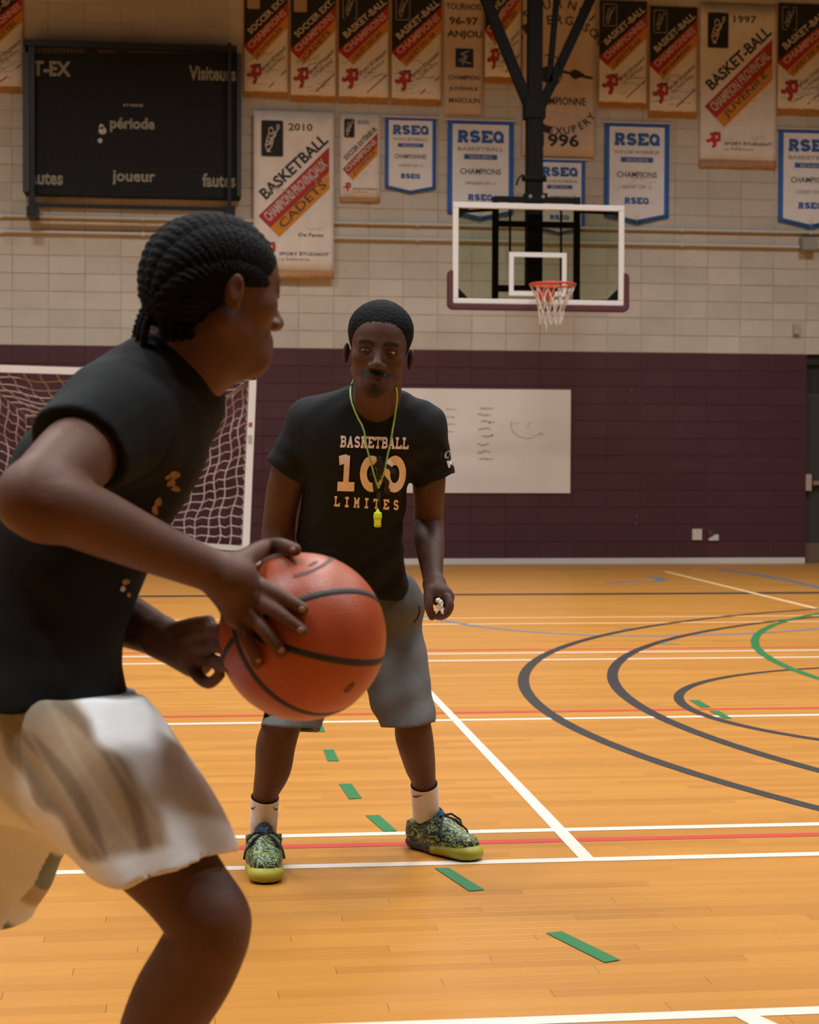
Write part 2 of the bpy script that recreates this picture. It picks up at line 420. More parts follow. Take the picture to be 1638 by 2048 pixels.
core.add([(DOORX, WALLY + JD, 0), (DOORX, WALLY + 0.3, 0), (DOORX, WALLY + 0.3, PAINT), (DOORX, WALLY + JD, PAINT)], [(0, 1, 2, 3)])
core.add([(DOORX, WALLY, PAINT), (DOORX + DOORW, WALLY, PAINT), (DOORX + DOORW, WALLY + 0.3, PAINT), (DOORX, WALLY + 0.3, PAINT)], [(0, 1, 2, 3)])
core.build('painted_band', MMM, wall)
bcache = {}
def block_mesh(w, h, m, gap):
    key = (round(w, 3), round(h, 3), m.name)
    if key in bcache: return bcache[key]
    g = gap / 2; c = 0.003; x0_, x1_, z0_, z1_ = g, w - g, g, h - g
    v = [(x0_, JD, z0_), (x1_, JD, z0_), (x1_, JD, z1_), (x0_, JD, z1_), (x0_ + c, 0, z0_ + c), (x1_ - c, 0, z0_ + c), (x1_ - c, 0, z1_ - c), (x0_ + c, 0, z1_ - c)]
    f = [(4, 5, 6, 7)] + [(i, (i + 1) % 4, (i + 1) % 4 + 4, i + 4) for i in range(4)]
    me = bpy.data.meshes.new('block'); me.from_pydata(v, [], f); me.materials.append(m); bcache[key] = me
    return me
rest = {'b': MB(), 'm': MB()}
VX0, VX1 = WP(-25, 600).x, WP(1663, 600).x
def in_view(x, z):
    return VX0 < x + BW and x < VX1
cnt = 0
nrow = int((CEIL - BZ0) / BH)
rnd = random.Random(4)
for r in range(-1, nrow):
    z = BZ0 + r * BH
    zb, zt = max(z, 0.0), min(z + BH, CEIL)
    if zt - zb < 0.02: continue
    maroon = z + BH / 2 < PAINT
    for c in range(int((XL - BX0) / BW), int((XR - BX0) / BW) + 1):
        x = BX0 + c * BW; xa, xb = x, x + BW
        if xa < XL or xb > XR: continue
        if maroon:
            if xa < DOORX < xb: xb = DOORX
            elif DOORX <= xa < DOORX + DOORW: continue
        m = MMR if maroon else MBK; gap = 0.006 if maroon else 0.008
        me = block_mesh(xb - xa, zt - zb, m, gap)
        single = in_view(x, z) and (maroon or (2.5 < z < 5.0 and cnt < 300))
        if single:
            o = bpy.data.objects.new('painted_block' if maroon else 'block', me); o.location = (xa, WALLY - rnd.random() * (0.0005 if maroon else 0.0012), zb); link(o, wall)
            if not maroon: cnt += 1
        else:
            rest['m' if maroon else 'b'].add([(q.co.x + xa, q.co.y + WALLY, q.co.z + zb) for q in me.vertices], [tuple(p.vertices) for p in me.polygons])
tag(rest['b'].build('far_blocks', MBK, wall), kind='stuff')
tag(rest['m'].build('far_painted_blocks', MMR, wall), kind='stuff')
# other sides of the hall (only bounce light and reflections)
MSW = mat('side_wall', (0.20, 0.17, 0.14), 0.85, noise=0.1, nscale=1)
sw = MB(); sw.add([(XL, YN, 0), (XL, WALLY + 0.3, 0), (XL, WALLY + 0.3, CEIL), (XL, YN, CEIL)], [(0, 1, 2, 3)]); tag(sw.build('wall_left', MSW), kind='structure')
sw = MB(); sw.add([(XR, YN, 0), (XR, WALLY + 0.3, 0), (XR, WALLY + 0.3, CEIL), (XR, YN, CEIL)], [(3, 2, 1, 0)]); tag(sw.build('wall_right', MSW), kind='structure')
sw = MB(); sw.add([(XL, YN, 0), (XR, YN, 0), (XR, YN, CEIL), (XL, YN, CEIL)], [(3, 2, 1, 0)]); tag(sw.build('wall_front', MSW), kind='structure')
sw = MB(); sw.add([(XL, YN, CEIL), (XR, YN, CEIL), (XR, WALLY + 0.3, CEIL), (XL, WALLY + 0.3, CEIL)], [(3, 2, 1, 0)]); tag(sw.build('ceiling', mat('ceiling', (0.10, 0.10, 0.10), 0.9)), kind='structure')
# baseboard
bb = MB(); bb.box((XL, WALLY - 0.014, 0.0), (DOORX - 0.01, WALLY, 0.068)); tag(bb.build('baseboard_back', mat('baseboard', (0.62, 0.59, 0.53), 0.6)), kind='structure')

# ---- dark double door at the right edge
dr = empty('door_1', (DOORX, WALLY, 0)); tag(dr, 'dark grey green metal door with push bar at the right edge', kind='structure')
MDR = mat('door_paint', (0.035, 0.036, 0.031), 0.55, noise=0.08)
MDF = mat('door_frame', (0.022, 0.021, 0.018), 0.5)
b_ = MB(); b_.box((DOORX + 0.0, WALLY + 0.05, 2.42), (DOORX + DOORW, WALLY + 0.2, PAINT)).box((DOORX + DOORW - 0.06, WALLY + 0.05, 0), (DOORX + DOORW, WALLY + 0.2, 2.45)); b_.build('frame', MDF, dr)
b_ = MB(); b_.box((DOORX, WALLY + 0.10, 2.06), (DOORX + DOORW - 0.06, WALLY + 0.16, 2.42)); b_.build('transom', MDF, dr)
for i in range(2):
    xa = DOORX + 0.004 + i * 1.02
    b_ = MB(); b_.box((xa, WALLY + 0.10, 0.01), (xa + 1.01, WALLY + 0.15, 2.05)); lf = b_.build('leaf', MDR, dr)
    b_ = MB(); b_.box((xa, WALLY + 0.094, 0.01), (xa + 1.005, WALLY + 0.1, 0.24)); b_.build('kick_plate', mat('kick_plate', (0.17, 0.12, 0.085), 0.5, metal=0.3), lf)
    zc = WP(1625, 965).z
    b_ = MB(); b_.box((xa + 0.0, WALLY + 0.02, zc - 0.1), (xa + 0.075, WALLY + 0.1, zc + 0.1)); b_.build('latch_case', mat('latch', (0.55, 0.5, 0.45), 0.35, metal=0.4), lf)
    b_ = MB(); b_.box((xa + 0.1, WALLY + 0.03, zc - 0.03), (xa + 0.95, WALLY + 0.07, zc + 0.02)).box((xa + 0.88, WALLY + 0.02, zc - 0.06), (xa + 0.96, WALLY + 0.1, zc + 0.06)); b_.build('push_bar', mat('push_bar', (0.4, 0.3, 0.24), 0.35, metal=0.5), lf)
# ================================================================== THINGS ON THE WALL
MWC = mat('banner_white', (0.76, 0.71, 0.65), 0.85, noise=0.10, nscale=5)
MWP = mat('pennant_white', (0.78, 0.77, 0.76), 0.8, noise=0.05, nscale=5)
MCR = mat('banner_cream', (0.62, 0.48, 0.37), 0.9, noise=0.08, nscale=4)
MBKC = mat('banner_black', (0.016, 0.016, 0.017), 0.8)
MRED = mat('banner_red', (0.40, 0.035, 0.03), 0.8, noise=0.08, nscale=6)
MORG = mat('banner_orange', (0.62, 0.25, 0.025), 0.8, noise=0.08, nscale=6)
MFRG = mat('banner_fringe', (0.45, 0.19, 0.03), 0.9, noise=0.35, nscale=60)
MTXK = mat('print_black', (0.03, 0.03, 0.03), 0.8)
MTXD = mat('print_dark', (0.055, 0.05, 0.045), 0.8, noise=0.2, nscale=30)
MTXW = mat('print_white', (0.55, 0.48, 0.42), 0.8)
MTXG = mat('print_grey', (0.33, 0.30, 0.27), 0.8)
MTXP = mat('print_pink', (0.60, 0.38, 0.34), 0.8)
MBLU = mat('pennant_blue', (0.030, 0.145, 0.52), 0.75, noise=0.06, nscale=8)
MBLT = mat('print_blue', (0.028, 0.125, 0.42), 0.8)
MROD = mat('rod_white', (0.6, 0.55, 0.5), 0.5)
MSCR = mat('signature_ink', (0.30, 0.27, 0.22), 0.8)

class Banner:
    """a cloth hung on the wall; u runs right, v runs down, both 0..1"""
    def __init__(s, name, x0, y0, x1, y1, label, group, off=0.02, amp=0.006, seed=0):
        xm, ym = (x0 + x1) / 2, (y0 + y1) / 2
        s.X0, s.X1 = WP(x0, ym, off).x, WP(x1, ym, off).x
        s.Z1, s.Z0 = WP(xm, y0, off).z, WP(xm, y1, off).z
        s.w, s.h = s.X1 - s.X0, s.Z1 - s.Z0
        s.off, s.amp, s.ph = off, amp, seed * 1.7
        s.root = empty(name, (0.5 * (s.X0 + s.X1), WALLY - off, s.Z0), label, 'banner', group)
    def wave(s, u, v):
        return s.amp * (0.3 + v) * (math.sin(u * s.w * 14 + s.ph + v * 1.3) * 0.6 + 0.4 * math.sin(u * s.w * 27 + s.ph * 2.1 - v))
    def pt(s, u, v, lift=0.0):
        return (s.X0 + u * s.w, WALLY - s.off - s.wave(u, v) - lift, s.Z1 - v * s.h)
    def poly(s, pts, m, name, lift, parent=None, sub=0.06):
        """filled polygon given in u,v; cut fine so that it follows the folds"""
        bm = bmesh.new(); vs = [bm.verts.new((p[0] * s.w, p[1] * s.h, 0)) for p in pts]
        f = bm.faces.new(vs); bmesh.ops.triangulate(bm, faces=[f])
        for ax in (0, 1):
            lo = min(v.co[ax] for v in bm.verts); hi = max(v.co[ax] for v in bm.verts); n = int((hi - lo) / sub)
            if ax == 1: n //= 3
            for i in range(1, n + 1):
                co = [0, 0, 0]; no = [0, 0, 0]; co[ax] = lo + (hi - lo) * i / (n + 1); no[ax] = 1
                bmesh.ops.bisect_plane(bm, geom=bm.verts[:] + bm.edges[:] + bm.faces[:], plane_co=co, plane_no=no)
        bm.verts.index_update()
        V = [s.pt(v.co.x / s.w, v.co.y / s.h, lift) for v in bm.verts]; Fc = [tuple(v.index for v in f.verts) for f in bm.faces]
        bm.free()
        return mobj(name, V, Fc, m, parent or s.root, smooth=True)
    def cloth(s, pts, m, name='cloth'):
        o = s.poly(pts, m, name, 0.0)
        sd = o.modifiers.new('thickness', 'SOLIDIFY'); sd.thickness = 0.003; sd.offset = 0
        return o
    def shape(s, v2, f, a, b, hgt, m, name, lift=0.004, parent=None):
        """2D mesh (0..1 box) laid along the line a->b (u,v of its lower left and lower right), hgt in metres"""
        A = np.array((a[0] * s.w, a[1] * s.h)); B = np.array((b[0] * s.w, b[1] * s.h)); d = B - A; L = np.hypot(*d); d = d / L
        n = np.array((d[1], -d[0]))
        out = []
        for p in v2:
            q = A + d * p[0] * L + n * p[1] * hgt
            out.append(s.pt(q[0] / s.w, q[1] / s.h, lift))
        return mobj(name, out, f, m, parent or s.root)
    def text(s, t, a, b, m, hgt=None, bold=0.02, slab=False, lift=0.004):
        v, f, asp = slab2d(t, .31, .10) if slab else text2d(t, bold)
        L = math.hypot((b[0] - a[0]) * s.w, (b[1] - a[1]) * s.h)
        return s.shape(v, f, a, b, hgt * s.h if hgt else L / asp, m, 'lettering', lift)
    def arctext(s, t, cu, cv, ru, rv, a0, a1, m, hgt):
        """letters one by one along an arc; angles in degrees from straight up, clockwise"""
        n = len(t); V = []; Fc = []
        for i, ch in enumerate(t):
            if ch == ' ': continue
            an = math.radians(a0 + (a1 - a0) * i / (n - 1)); x = cu * s.w + ru * s.w * math.sin(an); y = cv * s.h - rv * s.w * math.cos(an)
            tx, ty = ru * math.cos(an), rv * math.sin(an); l = math.hypot(tx, ty); tx, ty = tx / l, ty / l
            if rv < 0: pass
            v, f, asp = text2d(ch, 0.02); hh = hgt * s.h; ww = hh * asp
            k = len(V)
            for p in v:
                qx = x + tx * (p[0] - .5) * ww + ty * (p[1] - .5) * hh; qy = y + ty * (p[0] - .5) * ww - tx * (p[1] - .5) * hh
                V.append(s.pt(qx / s.w, qy / s.h, 0.004))
            Fc += [tuple(j + k for j in g) for g in f]
        return mobj('lettering', V, Fc, m, s.root)
    def rounded(s, u0, v0, u1, v1, r, m, name, lift, parent=None):
        pts = []
        ru, rv = r / s.w, r / s.h
        for cu, cv, a in ((u1 - ru, v0 + rv, 0), (u1 - ru, v1 - rv, 1), (u0 + ru, v1 - rv, 2), (u0 + ru, v0 + rv, 3)):
            for i in range(5):
                t = math.radians(-90 + 90 * a + 22.5 * i); pts.append((cu + ru * math.cos(t), cv + rv * math.sin(t)))
        return s.poly(pts, m, name, lift, parent, sub=0.2)
    def badge(s, u0, v0, u1, v1, border, ink, bg=None):
        o = s.rounded(u0, v0, u1, v1, 0.022, border, 'badge', 0.0035)
        du, dv = 0.008 / s.w, 0.008 / s.h
        s.rounded(u0 + du, v0 + dv, u1 - du, v1 - dv, 0.018, bg or MBKC, 'badge_field', 0.0055, o)
        # outline of a player reaching for the ball
        ln = [arc(.42, .72, .13, .10, 0, 360, 10), arc(.80, .84, .07, .06, 0, 360, 8), [(.30, .62), (.18, .45), (.34, .36), (.62, .62), (.78, .76)], [(.55, .66), (.74, .70)],
              [(.2, .42), (.12, .30), (.22, .10), (.40, .10)], [(.36, .36), (.48, .44), (.70, .62)], [(.14, .28), (.46, .34), (.56, .42)], [(.22, .12), (.40, .20), (.52, .36)], [(.3, .5), (.52, .5)]]
        v, f = strokes2d(ln, 0.05)
        s.shape(v, f, (u0 + 0.1 * (u1 - u0), v1 - 0.06 * (v1 - v0)), (u1 - 0.08 * (u1 - u0), v1 - 0.06 * (v1 - v0)), (v1 - v0) * s.h * 0.9, ink, 'badge_figure', 0.0075, o)
    def logo(s, u0, v0, u1, v1, m=None):
        """red four-lobed swirl with a small dark leaf"""
        ln = [[(.08, .52), (.22, .44), (.38, .52), (.42, .68)], arc(.42, .74, .10, .14, -60, 150, 7), arc(.72, .76, .16, .15, 200, -60, 9), [(.56, .62), (.66, .50), (.84, .52), (.90, .62)],
              [(.55, .60), (.50, .42), (.62, .32), (.56, .14), (.42, .10)], [(.42, .50), (.56, .58)]]
        v, f = strokes2d(ln, 0.19)
        o = s.shape(v, f, (u0, v1), (u1, v1), (v1 - v0) * s.h, m or MRED, 'logo', 0.0045)
        v, f = strokes2d([[(.5, .98), (.72, .95), (.92, .99)]], 0.07)
        s.shape(v, f, (u0, v1), (u1, v1), (v1 - v0) * s.h, MTXK, 'logo_leaf', 0.005, o)
    def scribble(s, u0, v0, u1, v1, n, seed, m, w=0.012):
        r = random.Random(seed); ln = []
        for i in range(n):
            x, y = r.random() * .75, .1 + r.random() * .8; p = [(x, y)]; sl = r.uniform(-.1, .55)
            for k in range(5):
                p.append((x + .06 * (k + 1) * r.uniform(.6, 1.2), y + sl * .06 * (k + 1) + r.uniform(-.035, .035)))
            ln.append(p)
        v, f = strokes2d(ln, w)
        return tag(s.shape(v, f, (u0, v1), (u1, v1), (v1 - v0) * s.h, m, 'signatures', 0.0042), kind='stuff')

def fringe(b, v0=0.945):
    n = max(6, int(b.w / 0.02)); V = []; Fc = []
    r = random.Random(int(b.X0 * 100))
    for i in range(n + 1):
        u = i / n; V += [b.pt(u, v0, 0.002), b.pt(u, 1.0 + r.uniform(-.004, .004), 0.006 * (i % 2))]
    for i in range(n): Fc.append((2 * i, 2 * i + 1, 2 * i + 3, 2 * i + 2))
    o = mobj('fringe', V, Fc, MFRG, b.root); o.modifiers.new('thickness', 'SOLIDIFY').thickness = 0.006
    return o
def diag_banner(x0, y0, x1, y1, sport, champ, level, label, seed, badge_light=False, off=0.02):
    b = Banner('championship_banner', x0, y0, x1, y1, label, 'striped championship banners of the top row', off=off, amp=0.008, seed=seed)
    b.cloth([(0, 0), (1, 0), (1, .95), (0, .95)], MWC)
    b.poly([(0, 0), (1, 0), (1, .10), (0, .535)], MBKC, 'black_field', 0.0025)
    b.poly([(0, .535), (1, .10), (1, .225), (.18, .61)], MRED, 'red_stripe', 0.003)
    b.poly([(.18, .61), (1, .225), (1, .33), (.30, .66)], MORG, 'orange_stripe', 0.003)
    b.text(sport, (.17, .42), (.96, .085), MTXW, bold=0.03)
    b.text(champ, (.17, .555), (.97, .215), MTXP, hgt=.062, bold=0.03)
    b.text(level, (.32, .625), (.88, .36), MTXD, hgt=.042)
    if badge_light: b.rounded(.08, .0, .36, .18, 0.02, mat('badge_tan', (0.42, 0.29, 0.19), .8), 'badge', 0.0045); b.scribble(.1, .03, .34, .15, 6, seed, MTXD)
    else: b.badge(.09, .03, .37, .24, MTXG, MTXG)
    b.logo(.05, .69, .42, .885)
    b.text('SPORT ÉTUDIANT', (.44, .755), (.97, .535), MTXD, bold=0.02)
    b.text('La Référence', (.52, .78), (.92, .62), MTXG)
    v, f = strokes2d([[(0, .5), (1, .5)]], 1.0)
    b.shape(v, f, (.58, .91), (.90, .77), 0.014, MRED, 'pencil', 0.0045); b.shape(v, f, (.90, .77), (.96, .744), 0.012, MTXK, 'pencil_tip', 0.0045)
    b.scribble(.04, .58, .98, .93, 10 + seed * 5 % 14, seed, MSCR, w=0.010)
    fringe(b)
    v, f = strokes2d([[(0, .5), (1, .5)]], 1.0)
    for u in (0.0, 0.985):
        b.poly([(u, 0), (u + .015, 0), (u + .015, .95), (u, .95)], MFRG, 'edging', 0.004)
    return b
diag_banner(-62, -32, 47, 184, 'BASKET-BALL', 'CHAMPIONNES', 'CADETTES', 'striped red and yellow banner left of the scoreboard, cut by the left frame edge', 11)
diag_banner(487, -20, 577, 195, 'SOCCER EXT.', 'CHAMPIONS', 'JUVÉNILES', 'striped soccer champions banner nearest the scoreboard, tan badge at top', 1, True)
diag_banner(580, -14, 673, 203, 'SOCCER EXT.', 'CHAMPIONS', 'CADETS', 'striped soccer champions banner reading CADETS, second right of the scoreboard', 2, True)
diag_banner(676, -14, 778, 206, 'BASKET-BALL', 'CHAMPIONS', 'CADET DIV. AA', 'striped basket-ball banner covered in dark signatures, third right of the scoreboard', 3)
diag_banner(782, -12, 884, 210, 'BASKET-BALL', 'CHAMPIONS', 'CADET DIV. AA', 'striped basket-ball champions banner just left of the tan tournament banner', 4)
diag_banner(969, -55, 1043, 166, 'ATHLÉTISME', 'CHAMPIONS', 'CADETTES', 'short striped banner half hidden behind the left hoop strut', 5, off=0.035)
diag_banner(1197, 2, 1295, 216, 'BASKET-BALL', 'CHAMPIONNES', 'CADETTES AA', 'striped CHAMPIONNES banner hanging flat just right of the 1996 banner', 6)
diag_banner(1298, 14, 1395, 235, 'BASKET-BALL', 'CHAMPIONNES', 'BENJAMINES', 'creased striped CHAMPIONNES banner just left of the white 1997 banner', 7)
diag_banner(1554, 8, 1660, 230, 'BASKET-BALL', 'CHAMPIONS', 'CADET DIV. AA', 'striped basket-ball banner in the upper right corner beside the 1997 banner', 8)

def big_banner(x0, y0, x1, y1, year, sport, champ, level, label, seed, extra=None, off=0.02):
    b = Banner('championship_banner', x0, y0, x1, y1, label, 'white championship banners', off=off, amp=0.006, seed=seed)
    b.cloth([(0, 0), (1, 0), (1, .96), (0, .96)], MWC)
    b.badge(.09, .055, .37, .275, MTXG, MTXW)
    b.text(year, (.43, .115), (.73, .115), MTXD, hgt=.045, bold=0.02)
    b.poly([(.06, .63), (.94, .205), (.94, .355), (.205, .70)], MRED, 'red_stripe', 0.003)
    b.poly([(.205, .70), (.94, .355), (.945, .458), (.32, .755)], MORG, 'orange_stripe', 0.003)
    b.text(sport, (.16, .535), (.94, .175), MTXK, hgt=.072, bold=0.03)
    b.text(champ, (.20, .665), (.93, .32), MTXW, hgt=.062, bold=0.03)
    b.text(level, (.37, .705), (.915, .44), MTXD, hgt=.052, bold=0.01)
    b.logo(.07, .785, .285, .885, mat('logo_red', (0.55, 0.03, 0.025), .8))
    b.text('SPORT ÉTUDIANT', (.32, .862), (.94, .862), MTXK, hgt=.024, bold=0.02)
    b.text('La Référence', (.32, .893), (.70, .893), MTXG, hgt=.018)
    if extra: b.text(extra, (.56, .748), (.87, .748), MTXD, hgt=.022)
    b.scribble(.1, .30, .9, .95, 5, seed, mat('faint_ink', (0.5, 0.42, 0.38), .8), w=0.006)
    o = b.poly([(0, .955), (1, .955), (1, 1), (0, 1)], mat('hem_tan', (0.46, 0.26, 0.12), .9, noise=.15), 'hem', 0.001)
    o.modifiers.new('thickness', 'SOLIDIFY').thickness = 0.008
    return b
big_banner(507, 223, 668, 557, '2010', 'BASKETBALL', 'CHAMPIONS PROVINCIAUX', 'CADETS', 'large white banner with 2010 and CADETS, below the scoreboard corner', 21, 'De Facto', off=0.085)
big_banner(1400, 8, 1553, 336, '1997', 'BASKET-BALL', 'CHAMPION PROVINCIAL', 'JUVENILE', 'large white banner with 1997 and JUVENILE at upper right', 22)
big_banner(680, 228, 760, 404, '2010-2011', 'SOCCER EXTÉRIEUR', 'CHAMPIONS', 'JUVÉNILE', 'small white SOCCER EXTÉRIEUR banner right of the big 2010 banner', 23)

# tan tournament banners
b = Banner('tournament_banner', 889, -30, 967, 229, 'narrow tan banner reading 96-97 ANJOU with a blue emblem', None, seed=31)
b.cloth([(0, 0), (1, 0), (1, 1), (0, 1)], MCR)
vv = lambda y: (y + 30) / 259
b.text('TOURNOIS', (.04, vv(20)), (.94, vv(20)), MTXD, hgt=.05); b.text('96-97', (.12, vv(50)), (.86, vv(50)), MTXD, hgt=.062, bold=.03)
b.text('ANJOU', (.06, vv(79)), (.97, vv(79)), MTXD, hgt=.07, bold=.03)
b.poly([(.28, vv(97)), (.74, vv(97)), (.74, vv(135)), (.28, vv(135))], mat('emblem_blue', (0.02, 0.03, 0.10), .8), 'emblem', .004)
v, f = strokes2d([[(.75, .95), (.3, .78), (.65, .62), (.2, .38), (.9, .18)], [(.6, .55), (.35, .1)]], .09)
b.shape(v, f, (.30, vv(133)), (.72, vv(133)), .19, mat('emblem_line', (.3, .32, .42), .8), 'emblem_line', .006)
b.text('CHAMPION', (.10, vv(160)), (.90, vv(160)), MTXD, hgt=.036); b.text('JUVENILE', (.12, vv(183)), (.86, vv(183)), MTXD, hgt=.036); b.text('MASCULIN', (.12, vv(206)), (.90, vv(206)), MTXD, hgt=.038)
b = Banner('tournament_banner', 1045, -40, 1191, 313, 'wide tan banner reading 1996 behind the hoop mast', None, seed=33, off=0.025)
b.cloth([(0, 0), (1, 0), (1, 1), (0, 1)], MCR)
vv = lambda y: (y + 40) / 353; uu = lambda x: (x - 1045) / 146
b.arctext('TOURNOI', .5, vv(70), .55, .42, -55, 55, MTXD, .052)
b.arctext('ST-FERGESON', .5, vv(108), .62, .46, -62, 62, MTXD, .052)
v, f = strokes2d([[(0, .6), (.45, .52), (.6, .45), (1, .3)], [(.58, .45), (.66, .58), (.80, .42), (.66, .30), (.60, .44)], [(.62, .44), (.74, .44)], arc(.13, .4, .11, .28, 0, 390, 11), [(.02, .4), (.26, .4)], [(.13, .1), (.13, .7)]], .10)
b.shape(v, f, (uu(1082), vv(170)), (uu(1185), vv(170)), .30, MTXK, 'cannon_drawing', .004)
b.text('CHAMPIONNE', (uu(1062), vv(210)), (uu(1172), vv(210)), MTXK, hgt=.045, bold=.02)
b.arctext('STE-EXUPERY', .5, vv(205), .50, -.38, -62, 62, MTXK, .042)
b.text('1996', (uu(1082), vv(294)), (uu(1159), vv(294)), MTXK, hgt=.075, bold=.03)

def pennant(x0, y0, x1, y1, sub, year, champ, level, label, seed, faint=None):
    b = Banner('league_pennant', x0, y0, x1, y1, label, 'blue edged league pennants', amp=0.004, seed=seed)
    b.cloth([(0, 0), (1, 0), (1, .93), (.5, 1), (0, .93)], MBLU)
    b.poly([(.075, .035), (.925, .035), (.925, .895), (.5, .955), (.075, .895)], MWP, 'white_field', .003)
    b.text('RSEQ', (.15, .225), (.86, .225), MBLT, hgt=.13, slab=True, lift=.006)
    b.text(sub, (.15, .30), (.85, .30), MTXG, hgt=.038, lift=.006)
    b.poly([(.25, .335), (.75, .335), (.75, .385), (.25, .385)], MBLT, 'year_bar', .005)
    b.text(year, (.33, .376), (.67, .376), MTXW, hgt=.030, bold=.03, lift=.007)
    b.text(champ, (.19, .535), (.81, .535), MTXK, hgt=.058, bold=.01, lift=.006)
    b.text(level, (.26, .645), (.74, .645), MTXG, hgt=.036, lift=.006)
    b.text('RSEQ', (.31, .80), (.69, .80), MBLT, hgt=.068, slab=True, lift=.006)
    if faint: b.scribble(.12, .38, .9, .85, 6, seed, faint, w=0.007)
    r = MB(); za = b.Z1 + 0.012
    r.tube([(b.X0 - .035, WALLY - .022, za), (b.X1 + .035, WALLY - .022, za)], 0.013); r.build('rod', MROD, b.root)
    return b
faint_red = mat('faint_red_ink', (0.55, 0.16, 0.14), .8)
pennant(770, 236, 872, 388, 'VOLLEYBALL', '2012-2013', 'CHAMPIONNES', 'CADET DIV. 2', 'blue edged VOLLEYBALL pennant, smallest and leftmost of the blue ones', 41)
pennant(895, 242, 1027, 442, 'BASKETBALL', '2012-2013', 'CHAMPIONS', '-BENJAMIN DIV. 2-', 'blue edged BASKETBALL pennant behind the upper left corner of the backboard', 42)
pennant(1068, 320, 1170, 470, 'SOCCER INTÉRIEUR', '2011-2012', 'CHAMPIONNES', 'CADET DIV. 2', 'blue edged pennant behind the hoop mast, partly seen through the glass', 43)
p4 = pennant(1209, 247, 1338, 449, 'SOCCER INTÉRIEUR', '2013-2014', 'CHAMPIONS', '-CADET DIV. 2-', 'blue edged SOCCER INTÉRIEUR pennant behind the upper right corner of the backboard', 44, faint_red)
pennant(1557, 260, 1685, 458, 'BASKETBALL', '2013-2014', 'CHAMPIONS', '-CADET DIV. 2-', 'blue edged pennant at the right edge below the striped corner banner', 45)

# ---- scoreboard in its guard frame
def wbox(mb, x0, y0, x1, y1, o0, o1):
    """box on the wall seen between pixels x0..x1, y0..y1, from o0 to o1 off the wall"""
    xm, ym = (x0 + x1) / 2, (y0 + y1) / 2
    return mb.box((WP(x0, ym, o1).x, WALLY - o1, WP(xm, y1, o1).z), (WP(x1, ym, o1).x, WALLY - o0, WP(xm, y0, o1).z))
MSB = mat('scoreboard_black', (0.0085, 0.0095, 0.010), .7, spec=.3)
MSF = mat('guard_frame', (0.012, 0.014, 0.015), .4)
MST = mat('scoreboard_text', (0.30, 0.29, 0.22), .7)
sb = empty('scoreboard', WP(265, 400, 0.0), 'large black scoreboard in a guard frame with période and joueur lettering', 'scoreboard')
m_ = MB(); wbox(m_, 50, 100, 480, 392, 0.0, 0.22); m_.build('case', MSB, sb)
m_ = MB(); wbox(m_, 45, 104, 58, 382, 0.0, 0.36); m_.build('side_panel', mat('guard_side', (.035, .042, .045), .5), sb)
m_ = MB(); wbox(m_, 474, 107, 483, 392, 0.0, 0.26); m_.build('side_panel', mat('guard_side', (.035, .042, .045), .5), sb)
m_ = MB(); wbox(m_, 46, 85, 474, 97, 0.24, 0.34); m_.build('top_rail', MSF, sb)
m_ = MB(); wbox(m_, 60, 410, 470, 418, 0.24, 0.30); m_.build('bottom_rail', MSF, sb)
for x, hw in ((63, 6), (459, 3.5)):
    m_ = MB(); wbox(m_, x - hw, 86, x + hw, 424, 0.24, 0.33); g_ = m_.build('guard_post', MSF, sb)
    m_ = MB(); wbox(m_, x - 10, 412, x + 11, 433, 0.0, 0.34); m_.build('guard_foot', MSF, g_)
m_ = MB()
for i in range(1, 42):
    x = 66 + i * (458 - 66) / 42; a, c = WP(x, 98, .26), WP(x, 408, .26); m_.tube([a, c], .0016, 4, False)
for i in range(1, 31):
    y = 98 + i * 10; a, c = WP(66, y, .26), WP(458, y, .26); m_.tube([a, c], .0016, 4, False)
m_.build('wire_guard', mat('wire', (.008, .009, .009), .8), sb)
def sbtext(t, x0, x1, yb, yt, bold=0.03, m=None):
    v, f, asp = text2d(t, bold)
    A, B = WP(x0, yb, .222), WP(x1, yb, .222); hh = WP(x0, yt, .222).z - A.z
    mobj('lettering', [(A.x + p[0] * (B.x - A.x), WALLY - .223, A.z + p[1] * hh) for p in v], f, m or MST, sb)
sbtext('ST-EX', 50, 142, 151, 120, .04); sbtext('Visiteurs', 378, 472, 160, 131, .03)
sbtext('période', 220, 310, 264, 234, .04); sbtext('fautes', 52, 126, 369, 340, .03); sbtext('joueur', 224, 311, 370, 340, .03); sbtext('fautes', 405, 471, 374, 346, .03)
sbtext('STYRIDE', 246, 286, 213, 207, .05)
v, f = np.array(arc(.5, .5, .5, .5, 0, 330, 11)), [tuple(range(12))]
for (x, y, r) in ((205, 261, 8), (203, 253, 5), (200, 281, 5)):
    A = WP(x - r, y + r, .222); B = WP(x + r, y + r, .222)
    mobj('bare_patch', [(A.x + p[0] * (B.x - A.x), WALLY - .2235, A.z + p[1] * (B.x - A.x)) for p in v], f, mat('bare_patch', (.55, .53, .5), .8), sb)
# the narrow grille strip along the top
m_ = MB()
for i in range(60):
    x = 70 + i * 6.4; wbox(m_, x, 96, x + 4, 106, .22, .226)
m_.build('vent_grille', mat('grille', (.09, .09, .095), .6), sb)
for xa, xb in ((172, 194), (233, 255)):
    m_ = MB(); wbox(m_, xa, 95, xb, 110, .2, .24); m_.build('horn', MSF, sb)

